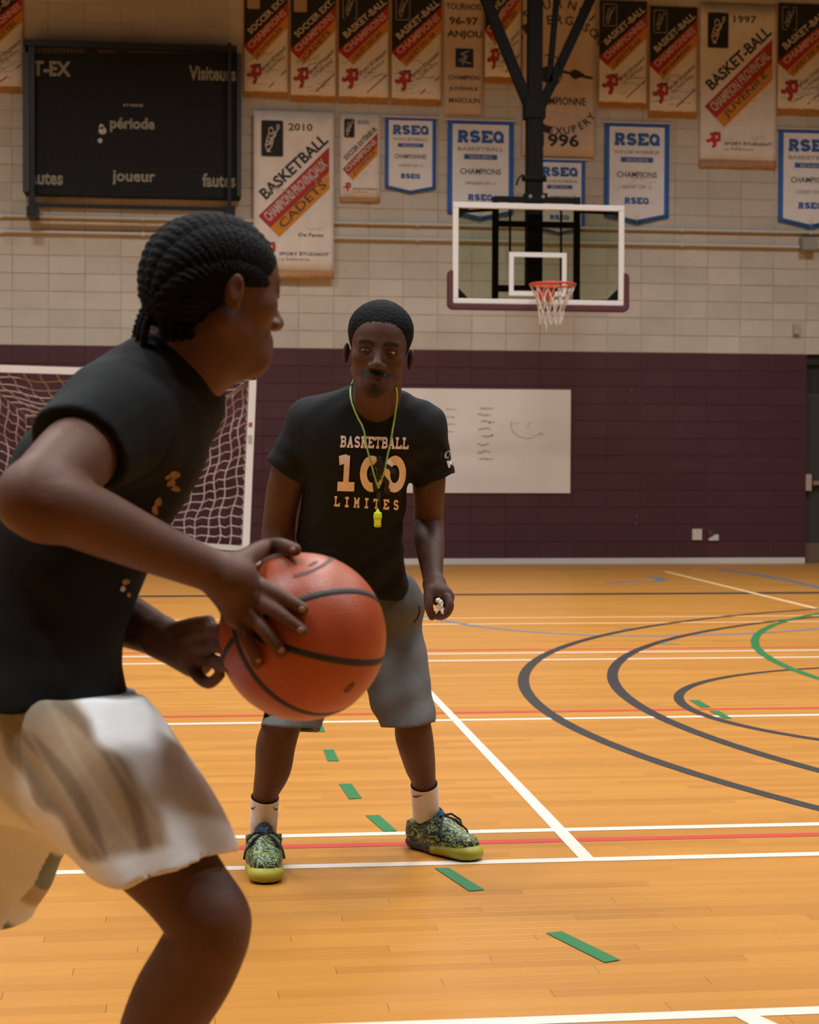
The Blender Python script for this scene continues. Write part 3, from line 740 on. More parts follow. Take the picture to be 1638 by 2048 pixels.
# ---- conduits along the wall
MCN = mat('conduit', (0.56, 0.54, 0.49), 0.5)
for yl, lab in ((WP(0, 432).z, 'upper of the two painted conduits running along the wall'), (WP(0, 463).z, 'lower of the two painted conduits running along the wall')):
    r_ = empty('wall_conduit', (0, WALLY, yl), lab, 'conduit', 'wall conduits')
    m_ = MB(); m_.tube([(XL + .3 + i * 3, WALLY - .032, yl) for i in range(8)] + [(XR - .4, WALLY - .032, yl)], .019, 8); m_.build('pipe', MCN, r_, True)
    for i in range(14):
        x = XL + 1 + i * 1.6; m_ = MB(); m_.box((x, WALLY - .054, yl - .024), (x + .03, WALLY, yl + .024)); m_.build('clamp', MCN, r_)
m_ = MB(); wbox(m_, 1605, 474, 1634, 499, 0.0, 0.13); jb = m_.build('junction_box', mat('box_grey', (.30, .29, .25), .6)); tag(jb, 'grey junction box on the conduits at right', 'box')
m_ = MB(); wbox(m_, 1588, 649, 1601, 668, 0.0, 0.05); o = m_.build('wall_sensor', mat('sensor', (.42, .38, .31), .7)); tag(o, 'small beige sensor box on the wall above the door', 'sensor')
m_ = MB(); a, c = WP(1594, 652, .05), WP(1598, 664, .09); m_.box((min(a.x, c.x), WALLY - .07, c.z), (max(a.x, c.x), WALLY - .05, a.z)); m_.build('cover', mat('sensor', (.42, .38, .31), .7), o) if False else None

# ---- whiteboard
wb = empty('whiteboard', WP(980, 987, 0.0), 'plain whiteboard with faint marker smudges on the maroon wall', 'whiteboard')
m_ = MB(); wbox(m_, 800, 778, 1141, 986, 0.0, 0.022); m_.build('panel', mat('board_white', (.76, .72, .67), .35, noise=.05, nscale=2), wb)
MSM = mat('smudge', (.52, .46, .38), .6)
def wbscrib(x0, y0, x1, y1, n, seed, m, w=.03):
    r = random.Random(seed); ln = []
    for i in range(n):
        y = 1 - (i + .5) / n + r.uniform(-.02, .02); x = r.random() * .25; p = [(x, y)]
        for k in range(6): p.append((x + (k + 1) * .11 * r.uniform(.7, 1.1), y + r.uniform(-.018, .018)))
        ln.append(p)
    v, f = strokes2d(ln, w); A, B, C = WP(x0, y1, .023), WP(x1, y1, .023), WP(x0, y0, .023)
    tag(mobj('smudge', [(A.x + p[0] * (B.x - A.x), WALLY - .0235, A.z + p[1] * (C.z - A.z)) for p in v], f, m, wb), kind='stuff')
wbscrib(953, 808, 992, 925, 8, 3, MSM); wbscrib(885, 812, 920, 870, 4, 5, MSM, .035)
v, f = strokes2d([arc(.5, .6, .45, .5, 160, 290, 8), [(.1, .65), (.25, .68)], [(.6, .2), (.8, .25), (.82, .32), (.9, .22)], [(.85, .75), (.9, .8)], [(.45, .5), (.55, .72)]], .03)
A, B, C = WP(1018, 882, .023), WP(1095, 882, .023), WP(1018, 830, .023)
tag(mobj('smudge', [(A.x + p[0] * (B.x - A.x), WALLY - .0235, A.z + p[1] * (C.z - A.z)) for p in v], f, MSM, wb), kind='stuff')

# ---- two outlet plates on the maroon wall
MOP = mat('outlet_white', (.60, .55, .47), .5)
o = empty('wall_outlet', WP(1394, 1080, 0), 'cream blank outlet plate on the maroon wall', 'outlet', 'wall outlets')
m_ = MB(); wbox(m_, 1385, 1058, 1404, 1080, 0, .02); pl_ = m_.build('cover_plate', MOP, o)
m_ = MB(); c = WP(1394.5, 1069, .02)
for dz in (.045, -.045): m_.tube([(c.x, WALLY - .02, c.z + dz), (c.x, WALLY - .023, c.z + dz)], .005, 6)
m_.build('screw', mat('screw', (.4, .36, .3), .4), pl_)
o = empty('wall_outlet', WP(1426, 1080, 0), 'worn outlet plate with dark upper half, right of the cream one', 'outlet', 'wall outlets')
m_ = MB(); wbox(m_, 1416, 1060, 1437, 1081, 0, .012); pl_ = m_.build('back_box', mat('outlet_dark', (.03, .035, .03), .5), o)
a, c = WP(1417, 1081, .014), WP(1437, 1069, .014)
m_ = MB(); m_.prism([(a.x, WALLY - .012, a.z), (c.x, WALLY - .012, a.z), (c.x, WALLY - .012, c.z), ((a.x + 2 * c.x) / 3, WALLY - .012, c.z), (a.x, WALLY - .012, a.z + .02)], (0, -.01, 0)); m_.build('cover_plate', MOP, o)
a = WP(1417, 1061, .012); m_ = MB(); m_.box((a.x, WALLY - .016, a.z - .05), (a.x + .05, WALLY - .012, a.z)); m_.build('receptacle', mat('outlet_red', (.16, .04, .02), .5), o)
# small scuffs and anchor holes in the paint
for i, (x, y) in enumerate(((1263, 780), (1263, 801), (1273, 1032), (1272, 1047))):
    m_ = MB(); c = WP(x, y, 0); m_.tube([(c.x, WALLY + .002, c.z), (c.x, WALLY - .003, c.z)], .012, 8); m_.build('anchor_plug', mat('plug', (.16, .09, .09), .6), wall)

# ---- ceiling hung basketball hoop
HB = 2.15                                # backboard face, metres off the wall
def HP(x, y, o=0.0): return WP(x, y, HB + o)
MHK = mat('hoop_black', (.0075, .0075, .007), .8, spec=.15)
hp = empty('basketball_hoop', HP(1077, 610), 'ceiling hung basketball hoop with glass backboard, maroon edge padding and white net', 'basketball hoop')
cL, cT, cR, cB = HP(905, 500).x, HP(1077, 408).z, HP(1248, 500).x, HP(1077, 611).z
yb = WALLY - HB
MWF = mat('board_frame', (.72, .70, .67), .4)
ft = .062
m_ = MB()
m_.box((cL, yb - .02, cT - ft), (cR, yb + .03, cT)).box((cL, yb - .02, cB), (cR, yb + .03, cB + ft)).box((cL, yb - .02, cB + ft), (cL + ft, yb + .03, cT - ft)).box((cR - ft, yb - .02, cB + ft), (cR, yb + .03, cT - ft))
fr_ = m_.build('backboard_frame', MWF, hp); bv = fr_.modifiers.new('b', 'BEVEL'); bv.width = .006
def glass_mat():
    m = bpy.data.materials.new('board_glass'); m.use_nodes = True; nt = m.node_tree; nt.nodes.clear(); L = nt.links.new
    out = nn(nt, 'ShaderNodeOutputMaterial'); tr = nn(nt, 'ShaderNodeBsdfTransparent'); tr.inputs[0].default_value = (.68, .76, .64, 1)
    gl = nn(nt, 'ShaderNodeBsdfGlossy'); gl.inputs['Roughness'].default_value = .05; fr = nn(nt, 'ShaderNodeFresnel'); fr.inputs[0].default_value = 1.5
    mx = nn(nt, 'ShaderNodeMixShader'); L(fr.outputs[0], mx.inputs[0]); L(tr.outputs[0], mx.inputs[1]); L(gl.outputs[0], mx.inputs[2]); L(mx.outputs[0], out.inputs[0])
    return m
m_ = MB(); m_.add([(cL + .01, yb, cB + .01), (cR - .01, yb, cB + .01), (cR - .01, yb, cT - .01), (cL + .01, yb, cT - .01)], [(0, 1, 2, 3)]); m_.build('glass', glass_mat(), hp)
# target square
sx0, sx1, sz1, sz0 = HP(1018, 550).x, HP(1133, 550).x, HP(1077, 505).z, HP(1077, 592).z; t = .05
m_ = MB(); yq = yb - .003
for lo, hi in (((sx0, sz1 - t), (sx1, sz1)), ((sx0, sz0), (sx1, sz0 + t)), ((sx0, sz0 + t), (sx0 + t, sz1 - t)), ((sx1 - t, sz0 + t), (sx1, sz1 - t))):
    m_.box((lo[0], yq - .002, lo[1]), (hi[0], yq, hi[1]))
m_.build('target_square', MWF, hp)
# padding
MPD = mat('padding', (.085, .024, .028), .55)
pz = HP(905, 540).z; pb = HP(1077, 622).z; pw = .055
m_ = MB()
prof = []
x0_, x1_ = cL - pw, cR + pw
outer_ = [(x0_, pz - .03), (x0_ + .03, pz), (cL + .005, pz), (cL + .005, cB + .012), (cR - .005, cB + .012), (cR - .005, pz), (x1_ - .03, pz), (x1_, pz - .03), (x1_, pb + .04), (x1_ - .04, pb), (x0_ + .04, pb), (x0_, pb + .04)]
m_.prism([(x, yb - .035, z) for x, z in outer_], (0, .08, 0)); o = m_.build('edge_padding', MPD, hp); o.modifiers.new('b', 'BEVEL').width = .012
# rear frame: uprights, cross bars, thin rods
yr = yb + .06
for x in (991, 1154):
    m_ = MB(); a = HP(x, 395, -.06); m_.box((a.x - .032, yr - .03, HP(x, 606, -.06).z), (a.x + .032, yr + .03, a.z)); m_.build('rear_upright', MHK, hp)
for y, h in ((400, .03), (449, .03), (578, .035)):
    m_ = MB(); m_.box((HP(988, y, -.06).x, yr - .025, HP(1077, y, -.06).z - h), (HP(1157, y, -.06).x, yr + .025, HP(1077, y, -.06).z + h)); m_.build('cross_bar', MHK, hp)
for x in (1020, 1122):
    m_ = MB(); m_.tube([HP(x, 420, -.1), HP(x, 575, -.1)], .013, 6); m_.build('tie_rod', MHK, hp)
for x, y, dx in ((922, 590, 1), (1233, 590, -1), (922, 424, 1), (1233, 424, -1)):
    a = HP(x, y); sg = 1 if y > 500 else -1
    m_ = MB(); m_.prism([(a.x - dx * .05, yb + .012, a.z - sg * .07), (a.x + dx * .12, yb + .012, a.z - sg * .07), (a.x - dx * .05, yb + .012, a.z + sg * .1)], (0, .02, 0)); m_.build('corner_gusset', mat('gusset', (.03, .05, .045), .4), hp)
for a, c in (((912, 424), (990, 419)), ((1158, 423), (1240, 427)), ((915, 601), (990, 600)), ((1156, 603), (1238, 602))):
    m_ = MB(); m_.bar(HP(*a, -.05), HP(*c, -.05), .03, .03); m_.build('rear_brace', MHK, hp)
# mast up to the ceiling and the Y struts
def MP(x, y): return WP(x, y, HB - .16)
mx_ = MP(1069, 300).x
m_ = MB(); m_.box((mx_ - .085, yb + .1, HP(1069, 580).z), (mx_ + .085, yb + .26, HP(1069, 190).z)); m_.build('mast', MHK, hp).modifiers.new('b', 'BEVEL').width = .01
m_ = MB(); m_.box((mx_ - .075, yb + .11, HP(1069, 190).z), (mx_ + .075, yb + .25, CEIL)); m_.build('mast_upper', MHK, hp)
def up(a, c):                            # continue a line seen in the photograph up to the ceiling
    A, C = Vector(MP(*a)), Vector(MP(*c)); d = C - A; return A, A + d * ((CEIL - A.z) / d.z)
for a, c, w in (((1062, 222), (972, 0), .11), ((1078, 222), (1180, 0), .10), ((1098, 165), (1113, 0), .055)):
    A, C = up(a, c); m_ = MB(); m_.bar(A, C, w, .08); m_.build('strut', MHK, hp)
m_ = MB(); c = MP(1069, 215); m_.box((c.x - .11, yb + .09, c.z - .12), (c.x + .11, yb + .27, c.z + .1)); m_.build('strut_collar', MHK, hp)
m_ = MB(); c = MP(1069, 400); m_.box((c.x - .12, yb + .05, c.z - .03), (c.x + .12, yb + .2, c.z + .06)); cl_ = m_.build('mast_clamp', MHK, hp)
for dx in (-.07, .07): m_ = MB(); m_.tube([(c.x + dx, yb + .055, c.z + .02), (c.x + dx, yb + .03, c.z + .02)], .02, 8); m_.build('bolt', mat('bolt', (.4, .38, .35), .3, metal=.6), cl_)
pts = [MP(1052, 356), MP(1042, 352), MP(1034, 360), MP(1031, 372)]
m_ = MB(); m_.tube([p + Vector((0, -.06, 0)) for p in pts], .012, 6); m_.build('crank_hook', MHK, hp)
m_ = MB(); c = MP(1052, 358); m_.tube([c + Vector((-.05, -.05, 0)), c + Vector((.21, -.05, 0))], .035, 8); m_.build('winch_axle', MHK, hp)
m_ = MB(); pts = [MP(1086, 116), MP(1100, 112), MP(1112, 122), MP(1120, 140), MP(1119, 160), MP(1108, 176), MP(1096, 172)]
m_.tube([p + Vector((0, -.1, 0)) for p in pts], .008, 6); m_.build('safety_cable', MHK, hp)
# rim, bracket, net
MRM = mat('rim_orange', (.62, .075, .028), .4)
rc = Vector((HP(1090, 580).x, yb - .02 - .38, HP(1090, 577).z)); rr = .235
m_ = MB(); m_.tube([rc + Vector((rr * math.cos(i * math.pi / 16), rr * math.sin(i * math.pi / 16), 0)) for i in range(33)], .014, 8, False); m_.build('rim', MRM, hp, True)
m_ = MB(); m_.box((rc.x - .10, yb - .035, rc.z - .12), (rc.x + .10, yb - .02, rc.z + .04)); m_.prism([(rc.x - .09, yb - .03, rc.z + .01), (rc.x + .09, yb - .03, rc.z + .01), (rc.x + .05, rc.y + rr - .02, rc.z + .01), (rc.x - .05, rc.y + rr - .02, rc.z + .01)], (0, 0, -.02))
m_.prism([(rc.x - .06, yb - .03, rc.z - .01), (rc.x + .06, yb - .03, rc.z - .01), (rc.x + .02, rc.y + rr, rc.z - .01), (rc.x - .02, rc.y + rr, rc.z - .01)], (0, .02, -.12)); m_.build('rim_bracket', MRM, hp)
m_ = MB(); n = 12
def nr(t): return rr * (1 - t) + .115 * t + .03 * math.sin(math.pi * t) * -1
for k in range(n):
    for sgn in (1, -1):
        pts = []
        for i in range(19):
            t = i / 18; an = 2 * math.pi * k / n + sgn * t * math.pi * 3 / n * 1.0; sw_ = .015 * math.sin(9 * t + k)
            pts.append(rc + Vector((nr(t) * math.cos(an) + sw_ * .4 - .02 * t, nr(t) * math.sin(an), -.015 - t * .40)))
        m_.tube(pts, .0055, 5, False)
m_.tube([rc + Vector((-.07, -.05, -.4)), rc + Vector((-.075, -.05, -.47)), rc + Vector((-.07, -.05, -.52))], .006, 5)
m_.build('net', mat('net_white', (.62, .54, .45), .9), hp, True)

# ---- futsal goal against the wall at left
gw = empty('futsal_goal', (WP(500, 1100, .5).x, WALLY - .5, 0.0), 'white futsal goal with white square net against the maroon wall', 'goal')
MGP = mat('goal_white', (.76, .73, .70), .45)
MGN = mat('goal_net', (.66, .53, .51), .9)
GO = 0.95
def GP(x, y, o=GO): return WP(x, y, o)
pt_, pb_ = GP(506, 748), GP(491, 1103)
GX = -3.05
m_ = MB(); m_.bar(pt_, pb_, .08, .08); gp_ = m_.build('post', MGP, gw)
a, c = GP(501, 845, GO + .042), GP(501, 870, GO + .042)
m_ = MB(); m_.box((a.x - .02, WALLY - GO - .043, a.z - .05), (a.x + .02, WALLY - GO - .04, a.z)); m_.build('sticker', mat('sticker_red', (.30, .05, .05), .6), gp_)
m_ = MB(); m_.box((c.x - .025, WALLY - GO - .043, c.z - .1), (c.x + .02, WALLY - GO - .04, c.z)); m_.build('sticker', mat('sticker_grey', (.42, .38, .33), .6), gp_)
sl = Vector((1, 0, -.012))
ctl, ctr = pt_ + Vector((-3.1, 0, .037)), pt_ + Vector((.04, 0, -.03))
m_ = MB(); m_.bar(ctl, ctr + Vector((-.0, 0, .0)), .08, .08); m_.build('crossbar', MGP, gw)
m_ = MB(); m_.bar(ctl, ctl + (pb_ - pt_) + Vector((.0, 0, 0)), .08, .08); m_.build('post', MGP, gw)
# rear: side rail at the bottom slants back and inwards to the wall, the net top falls to a rear rope
br = Vector((GP(335, 1072, .15).x, WALLY - .12, pb_.z + .06)); bl = Vector((ctl.x + .55, WALLY - .12, br.z))
pbl = ctl + (pb_ - pt_)
m_ = MB(); m_.bar(pb_ + Vector((0, 0, .03)), br, .06, .06); m_.build('side_rail', MGP, gw)
m_ = MB(); m_.bar(pbl + Vector((0, 0, .03)), bl, .06, .06); m_.build('side_rail', MGP, gw)
m_ = MB(); m_.bar(bl, br, .05, .05); m_.build('rear_rail', MGP, gw)
tr_ = Vector((GP(400, 846, .25).x, WALLY - .22, GP(200, 838, .25).z)); tl_ = Vector((bl.x, WALLY - .22, tr_.z + .03))
m_ = MB(); m_.tube([tl_.lerp(tr_, i / 12) + Vector((0, 0, -.03 * math.sin(i / 12 * math.pi) + .008 * math.sin(i * 2.2))) for i in range(13)], .012, 6); m_.build('rear_rope', mat('rope', (.50, .42, .38), .9), gw)
for q in (tl_, tr_):
    m_ = MB(); m_.bar(Vector((q.x, WALLY, q.z)), q, .03, .03); m_.build('wall_bracket', MGP, gw)
for q in (bl, br):
    m_ = MB(); m_.bar(Vector((q.x, WALLY, q.z)), q, .04, .04); m_.build('wall_bracket', MGP, gw)
def netpanel(c00, c10, c11, c01, nu, nv, seed, sag=(0, 0, 0), r=.0062):
    """square mesh between four corners (00 -> 10 along u, 01 along v)"""
    rr_ = random.Random(seed); mb = MB(); c00, c10, c11, c01 = map(Vector, (c00, c10, c11, c01)); sag = Vector(sag)
    def q(u, v):
        p = c00.lerp(c10, u).lerp(c01.lerp(c11, u), v)
        e = 16 * u * (1 - u) * v * (1 - v)
        w = min(u, 1 - u, v, 1 - v)
        return p + sag * e + (Vector((math.sin(v * 23 + seed) * .018 + math.sin(v * 9 + u * 14) * .012, math.sin(u * 11 + v * 7) * .02, math.sin(u * 31 + v * 5 + seed) * .014)) if w > 0 else Vector((0, 0, 0)))
    for i in range(nu + 1): mb.tube([q(i / nu, k / (nv * 2)) for k in range(nv * 2 + 1)], r, 4, False)
    for j in range(nv + 1): mb.tube([q(k / (nu * 2), j / nv) for k in range(nu * 2 + 1)], r, 4, False)
    return mb
e_ = Vector((0, .03, 0))
cell = .118
netpanel(tl_, tr_, br, bl, int((tr_.x - tl_.x) / cell), 12, 2, (0, -.05, 0)).build('back_net', MGN, gw)
netpanel(ctl + e_, ctr + e_ - Vector((.06, 0, 0)), tr_, tl_, int((tr_.x - tl_.x) / cell), 7, 3, (0, 0, -.12)).build('top_net', MGN, gw)
netpanel(ctr + e_ - Vector((.05, 0, .04)), tr_, br, pb_ + e_ + Vector((-.03, 0, .05)), 6, 16, 5, (0.02, 0, 0)).build('side_net', MGN, gw)
netpanel(ctl + e_, tl_, bl, pbl + e_, 6, 16, 6).build('side_net', MGN, gw)
m_ = MB()
for i in range(18):
    p0 = pt_.lerp(pb_, (i + .5) / 18); m_.tube([p0 + Vector((-.045, .02, .03)), p0 + Vector((-.06, .03, 0)), p0 + Vector((-.045, .02, -.03))], .006, 4)
m_.build('net_clips', MGN, gw)
# ================================================================== MODELLING IN SOLIDS (smoothly blended, then meshed)
class Solid:
    def __init__(s, lo, hi, vox):
        s.lo = np.array(lo, float); s.v = vox
        s.n = np.ceil((np.array(hi, float) - s.lo) / vox).astype(int) + 1
        s.F = np.full(s.n, 1.0, np.float32)
        s.ax = [(s.lo[i] + np.arange(s.n[i]) * vox).astype(np.float32) for i in range(3)]
    def _sl(s, lo, hi, pad):
        a = np.clip(np.floor((np.array(lo) - pad - s.lo) / s.v).astype(int), 0, s.n); b = np.clip(np.ceil((np.array(hi) + pad - s.lo) / s.v).astype(int) + 1, 0, s.n)
        if (b <= a).any(): return None
        return tuple(slice(a[i], b[i]) for i in range(3))
    def _xyz(s, sl):
        return s.ax[0][sl[0]][:, None, None], s.ax[1][sl[1]][None, :, None], s.ax[2][sl[2]][None, None, :]
    def add(s, prim, k=0.01):
        fn, lo, hi = prim; sl = s._sl(lo, hi, 1.5 * k + 2 * s.v)
        if sl is None: return s
        d = fn(*s._xyz(sl)); a = s.F[sl]
        if k > 0:
            h = np.clip(0.5 + 0.5 * (a - d) / k, 0, 1); s.F[sl] = a * (1 - h) + d * h - k * h * (1 - h)
        else: s.F[sl] = np.minimum(a, d)
        return s
    def chain(s, prims, k):
        lo = np.min([p[1] for p in prims], 0); hi = np.max([p[2] for p in prims], 0); sl = s._sl(lo, hi, 1.5 * k + 2 * s.v)
        if sl is None: return s
        T_ = Solid.__new__(Solid); T_.v = s.v; T_.lo = s.lo + np.array([q.start for q in sl]) * s.v; T_.n = np.array([q.stop - q.start for q in sl]); T_.F = np.full(T_.n, 1.0, np.float32); T_.ax = [s.ax[i][sl[i]] for i in range(3)]
        for fn, l, h in prims:
            q = T_._sl(l, h, 1.5 * k + 2 * s.v)
            if q is not None: T_.F[q] = np.minimum(T_.F[q], fn(*T_._xyz(q)))
        d = T_.F; a = s.F[sl]
        if k > 0:
            h = np.clip(0.5 + 0.5 * (a - d) / k, 0, 1); s.F[sl] = a * (1 - h) + d * h - k * h * (1 - h)
        else: s.F[sl] = np.minimum(a, d)
        return s
    def sub(s, prim, k=0.004):
        fn, lo, hi = prim; sl = s._sl(lo, hi, 1.5 * k + 2 * s.v)
        if sl is None: return s
        d = -fn(*s._xyz(sl)); a = s.F[sl]
        h = np.clip(0.5 - 0.5 * (a - d) / k, 0, 1); s.F[sl] = a * (1 - h) + d * h + k * h * (1 - h)
        return s
    def bulge(s, fn, band=0.03):
        """move the surface out by fn(points) metres"""
        idx = np.nonzero(np.abs(s.F) < band)
        P_ = np.stack([s.ax[i][idx[i]] for i in range(3)], 1)
        s.F[idx] -= fn(P_).astype(np.float32)
        return s
    def mesh(s, smooth=1):
        F_ = s.F; v = s.v
        F_[0], F_[-1], F_[:, 0], F_[:, -1], F_[:, :, 0], F_[:, :, -1] = 1, 1, 1, 1, 1, 1
        S = F_ < 0
        c = [S[i:S.shape[0] - 1 + i, j:S.shape[1] - 1 + j, k:S.shape[2] - 1 + k] for i in (0, 1) for j in (0, 1) for k in (0, 1)]
        anyv = c[0].copy(); allv = c[0].copy()
        for q in c[1:]: anyv |= q; allv &= q
        act = anyv & ~allv
        I = np.stack(np.nonzero(act), 1)
        idmap = np.full(act.shape, -1, np.int32); idmap[act] = np.arange(len(I))
        cor = np.array([(i, j, k) for i in (0, 1) for j in (0, 1) for k in (0, 1)])
        val = np.stack([F_[I[:, 0] + o[0], I[:, 1] + o[1], I[:, 2] + o[2]] for o in cor], 1)
        acc = np.zeros((len(I), 3)); cntr = np.zeros(len(I))
        for a in range(8):
            for b in range(a + 1, 8):
                if np.abs(cor[a] - cor[b]).sum() != 1: continue
                m = (val[:, a] < 0) != (val[:, b] < 0)
                t = val[m, a] / (val[m, a] - val[m, b])
                acc[m] += cor[a] + t[:, None] * (cor[b] - cor[a]); cntr[m] += 1
        V = s.lo + (I + acc / cntr[:, None]) * v
        quads = []
        for ax in range(3):
            o1, o2 = [(1, 2), (2, 0), (0, 1)][ax]
            sl0 = [slice(None)] * 3; sl1 = [slice(None)] * 3
            sl0[ax] = slice(0, -1); sl1[ax] = slice(1, None)
            A, B = S[tuple(sl0)], S[tuple(sl1)]
            for flip, msk in ((False, A & ~B), (True, ~A & B)):
                E = np.stack(np.nonzero(msk), 1)
                E = E[(E[:, o1] > 0) & (E[:, o2] > 0) & (E[:, o1] < S.shape[o1] - 1) & (E[:, o2] < S.shape[o2] - 1)]
                if not len(E): continue
                d1 = np.zeros(3, int); d1[o1] = 1; d2 = np.zeros(3, int); d2[o2] = 1
                q = [E - d1 - d2, E - d2, E, E - d1]
                q = np.stack([idmap[p[:, 0], p[:, 1], p[:, 2]] for p in q], 1)
                quads.append(q[:, ::-1] if flip else q)
        Q = np.concatenate(quads); Q = Q[(Q >= 0).all(1)]
        for _ in range(smooth):
            e = np.concatenate([Q[:, [0, 1]], Q[:, [1, 2]], Q[:, [2, 3]], Q[:, [3, 0]]])
            sm = np.zeros_like(V); ct = np.zeros(len(V))
            for i in range(3): sm[:, i] = np.bincount(e[:, 0], V[e[:, 1], i], len(V)) + np.bincount(e[:, 1], V[e[:, 0], i], len(V))
            ct = np.bincount(e[:, 0], minlength=len(V)) + np.bincount(e[:, 1], minlength=len(V))
            V = V * .4 + .6 * sm / np.maximum(ct, 1)[:, None]
        return V, Q
A3 = lambda p: np.array(p, float)
def cone(a, b, ra, rb, flat=None, cut=None):
    """tapered capsule; flat = (direction, factor) squeezes it; cut = [(point, normal)] keeps the side the normal points away from"""
    a, b = A3(a), A3(b); ba = b - a; L2 = max(float(ba @ ba), 1e-9)
    fs = []
    if flat is not None:
        for fd, fk in (flat if isinstance(flat, list) else [flat]):
            fd = A3(fd); fd = fd / np.linalg.norm(fd); fs.append((fd, fk))
    def fn(X, Y, Z):
        px, py, pz = X - a[0], Y - a[1], Z - a[2]
        t = np.clip((px * ba[0] + py * ba[1] + pz * ba[2]) / L2, 0, 1)
        qx, qy, qz = px - t * ba[0], py - t * ba[1], pz - t * ba[2]
        for fd, fk in fs:
            w = (qx * fd[0] + qy * fd[1] + qz * fd[2]) * (1 / fk - 1); qx, qy, qz = qx + w * fd[0], qy + w * fd[1], qz + w * fd[2]
        d = np.sqrt(qx * qx + qy * qy + qz * qz) - (ra + (rb - ra) * t)
        if fs and min(f[1] for f in fs) < 1: d = d * np.float32(0.5 + 0.5 * min(f[1] for f in fs))
        if cut is not None:
            for c, n in cut:
                c = A3(c); n = A3(n); n = n / np.linalg.norm(n); d = np.maximum(d, (X - c[0]) * n[0] + (Y - c[1]) * n[1] + (Z - c[2]) * n[2])
        return d.astype(np.float32)
    r = max(ra, rb) * max([1] + [f[1] for f in fs])
    return fn, np.minimum(a, b) - r, np.maximum(a, b) + r
def ell(c, rad, M=None):
    """ellipsoid; M rows are its axes"""
    c = A3(c); rad = A3(rad); M = np.eye(3) if M is None else A3(M)
    def fn(X, Y, Z):
        px, py, pz = X - c[0], Y - c[1], Z - c[2]
        q = [(px * M[i, 0] + py * M[i, 1] + pz * M[i, 2]) / rad[i] for i in range(3)]
        k0 = np.sqrt(q[0] ** 2 + q[1] ** 2 + q[2] ** 2) + 1e-6
        k1 = np.sqrt((q[0] / rad[0]) ** 2 + (q[1] / rad[1]) ** 2 + (q[2] / rad[2]) ** 2) + 1e-6
        return (k0 * (k0 - 1) / k1).astype(np.float32)
    r = rad.max()
    return fn, c - r, c + r
def spline(pts, n=5):
    """(point, radius) list resampled along a smooth curve"""
    A = np.array([np.r_[A3(p), r] for p, r in pts]); A = np.vstack([2 * A[0] - A[1], A, 2 * A[-1] - A[-2]]); out = []
    for i in range(1, len(A) - 2):
        for j in range(n):
            t = j / n; a, b, c, d = A[i - 1:i + 3]
            out.append(.5 * (2 * b + (c - a) * t + (2 * a - 5 * b + 4 * c - d) * t * t + (3 * b - a - 3 * c + d) * t ** 3))
    out.append(A[-2]); return [(q[:3], float(q[3])) for q in out]
def limb(S, pts, k=0.02, flat=None):
    q = spline(pts)
    S.chain([cone(a, b, ra, rb, flat) for (a, ra), (b, rb) in zip(q[:-1], q[1:])], k)
class Frame:
    """local axes: x to the person's side, y forward, z up"""
    def __init__(s, o, x, y, z):
        s.o = A3(o); s.M = np.stack([A3(x) / np.linalg.norm(A3(x)), A3(y) / np.linalg.norm(A3(y)), A3(z) / np.linalg.norm(A3(z))])
    def w(s, x, y, z): return s.o + np.array((x, y, z)) @ s.M
    def d(s, x, y, z): return np.array((x, y, z)) @ s.M
    def loc(s, P_): return (np.asarray(P_) - s.o) @ s.M.T
    def ell(s, c, r): return ell(s.w(*c), r, s.M)
    def cone(s, a, b, ra, rb, flat=None, cut=None):
        if flat is not None: flat = [(s.d(*f[0]), f[1]) for f in (flat if isinstance(flat, list) else [flat])]
        if cut is not None: cut = [(s.w(*c), s.d(*n)) for c, n in cut]
        return cone(s.w(*a), s.w(*b), ra, rb, flat, cut)

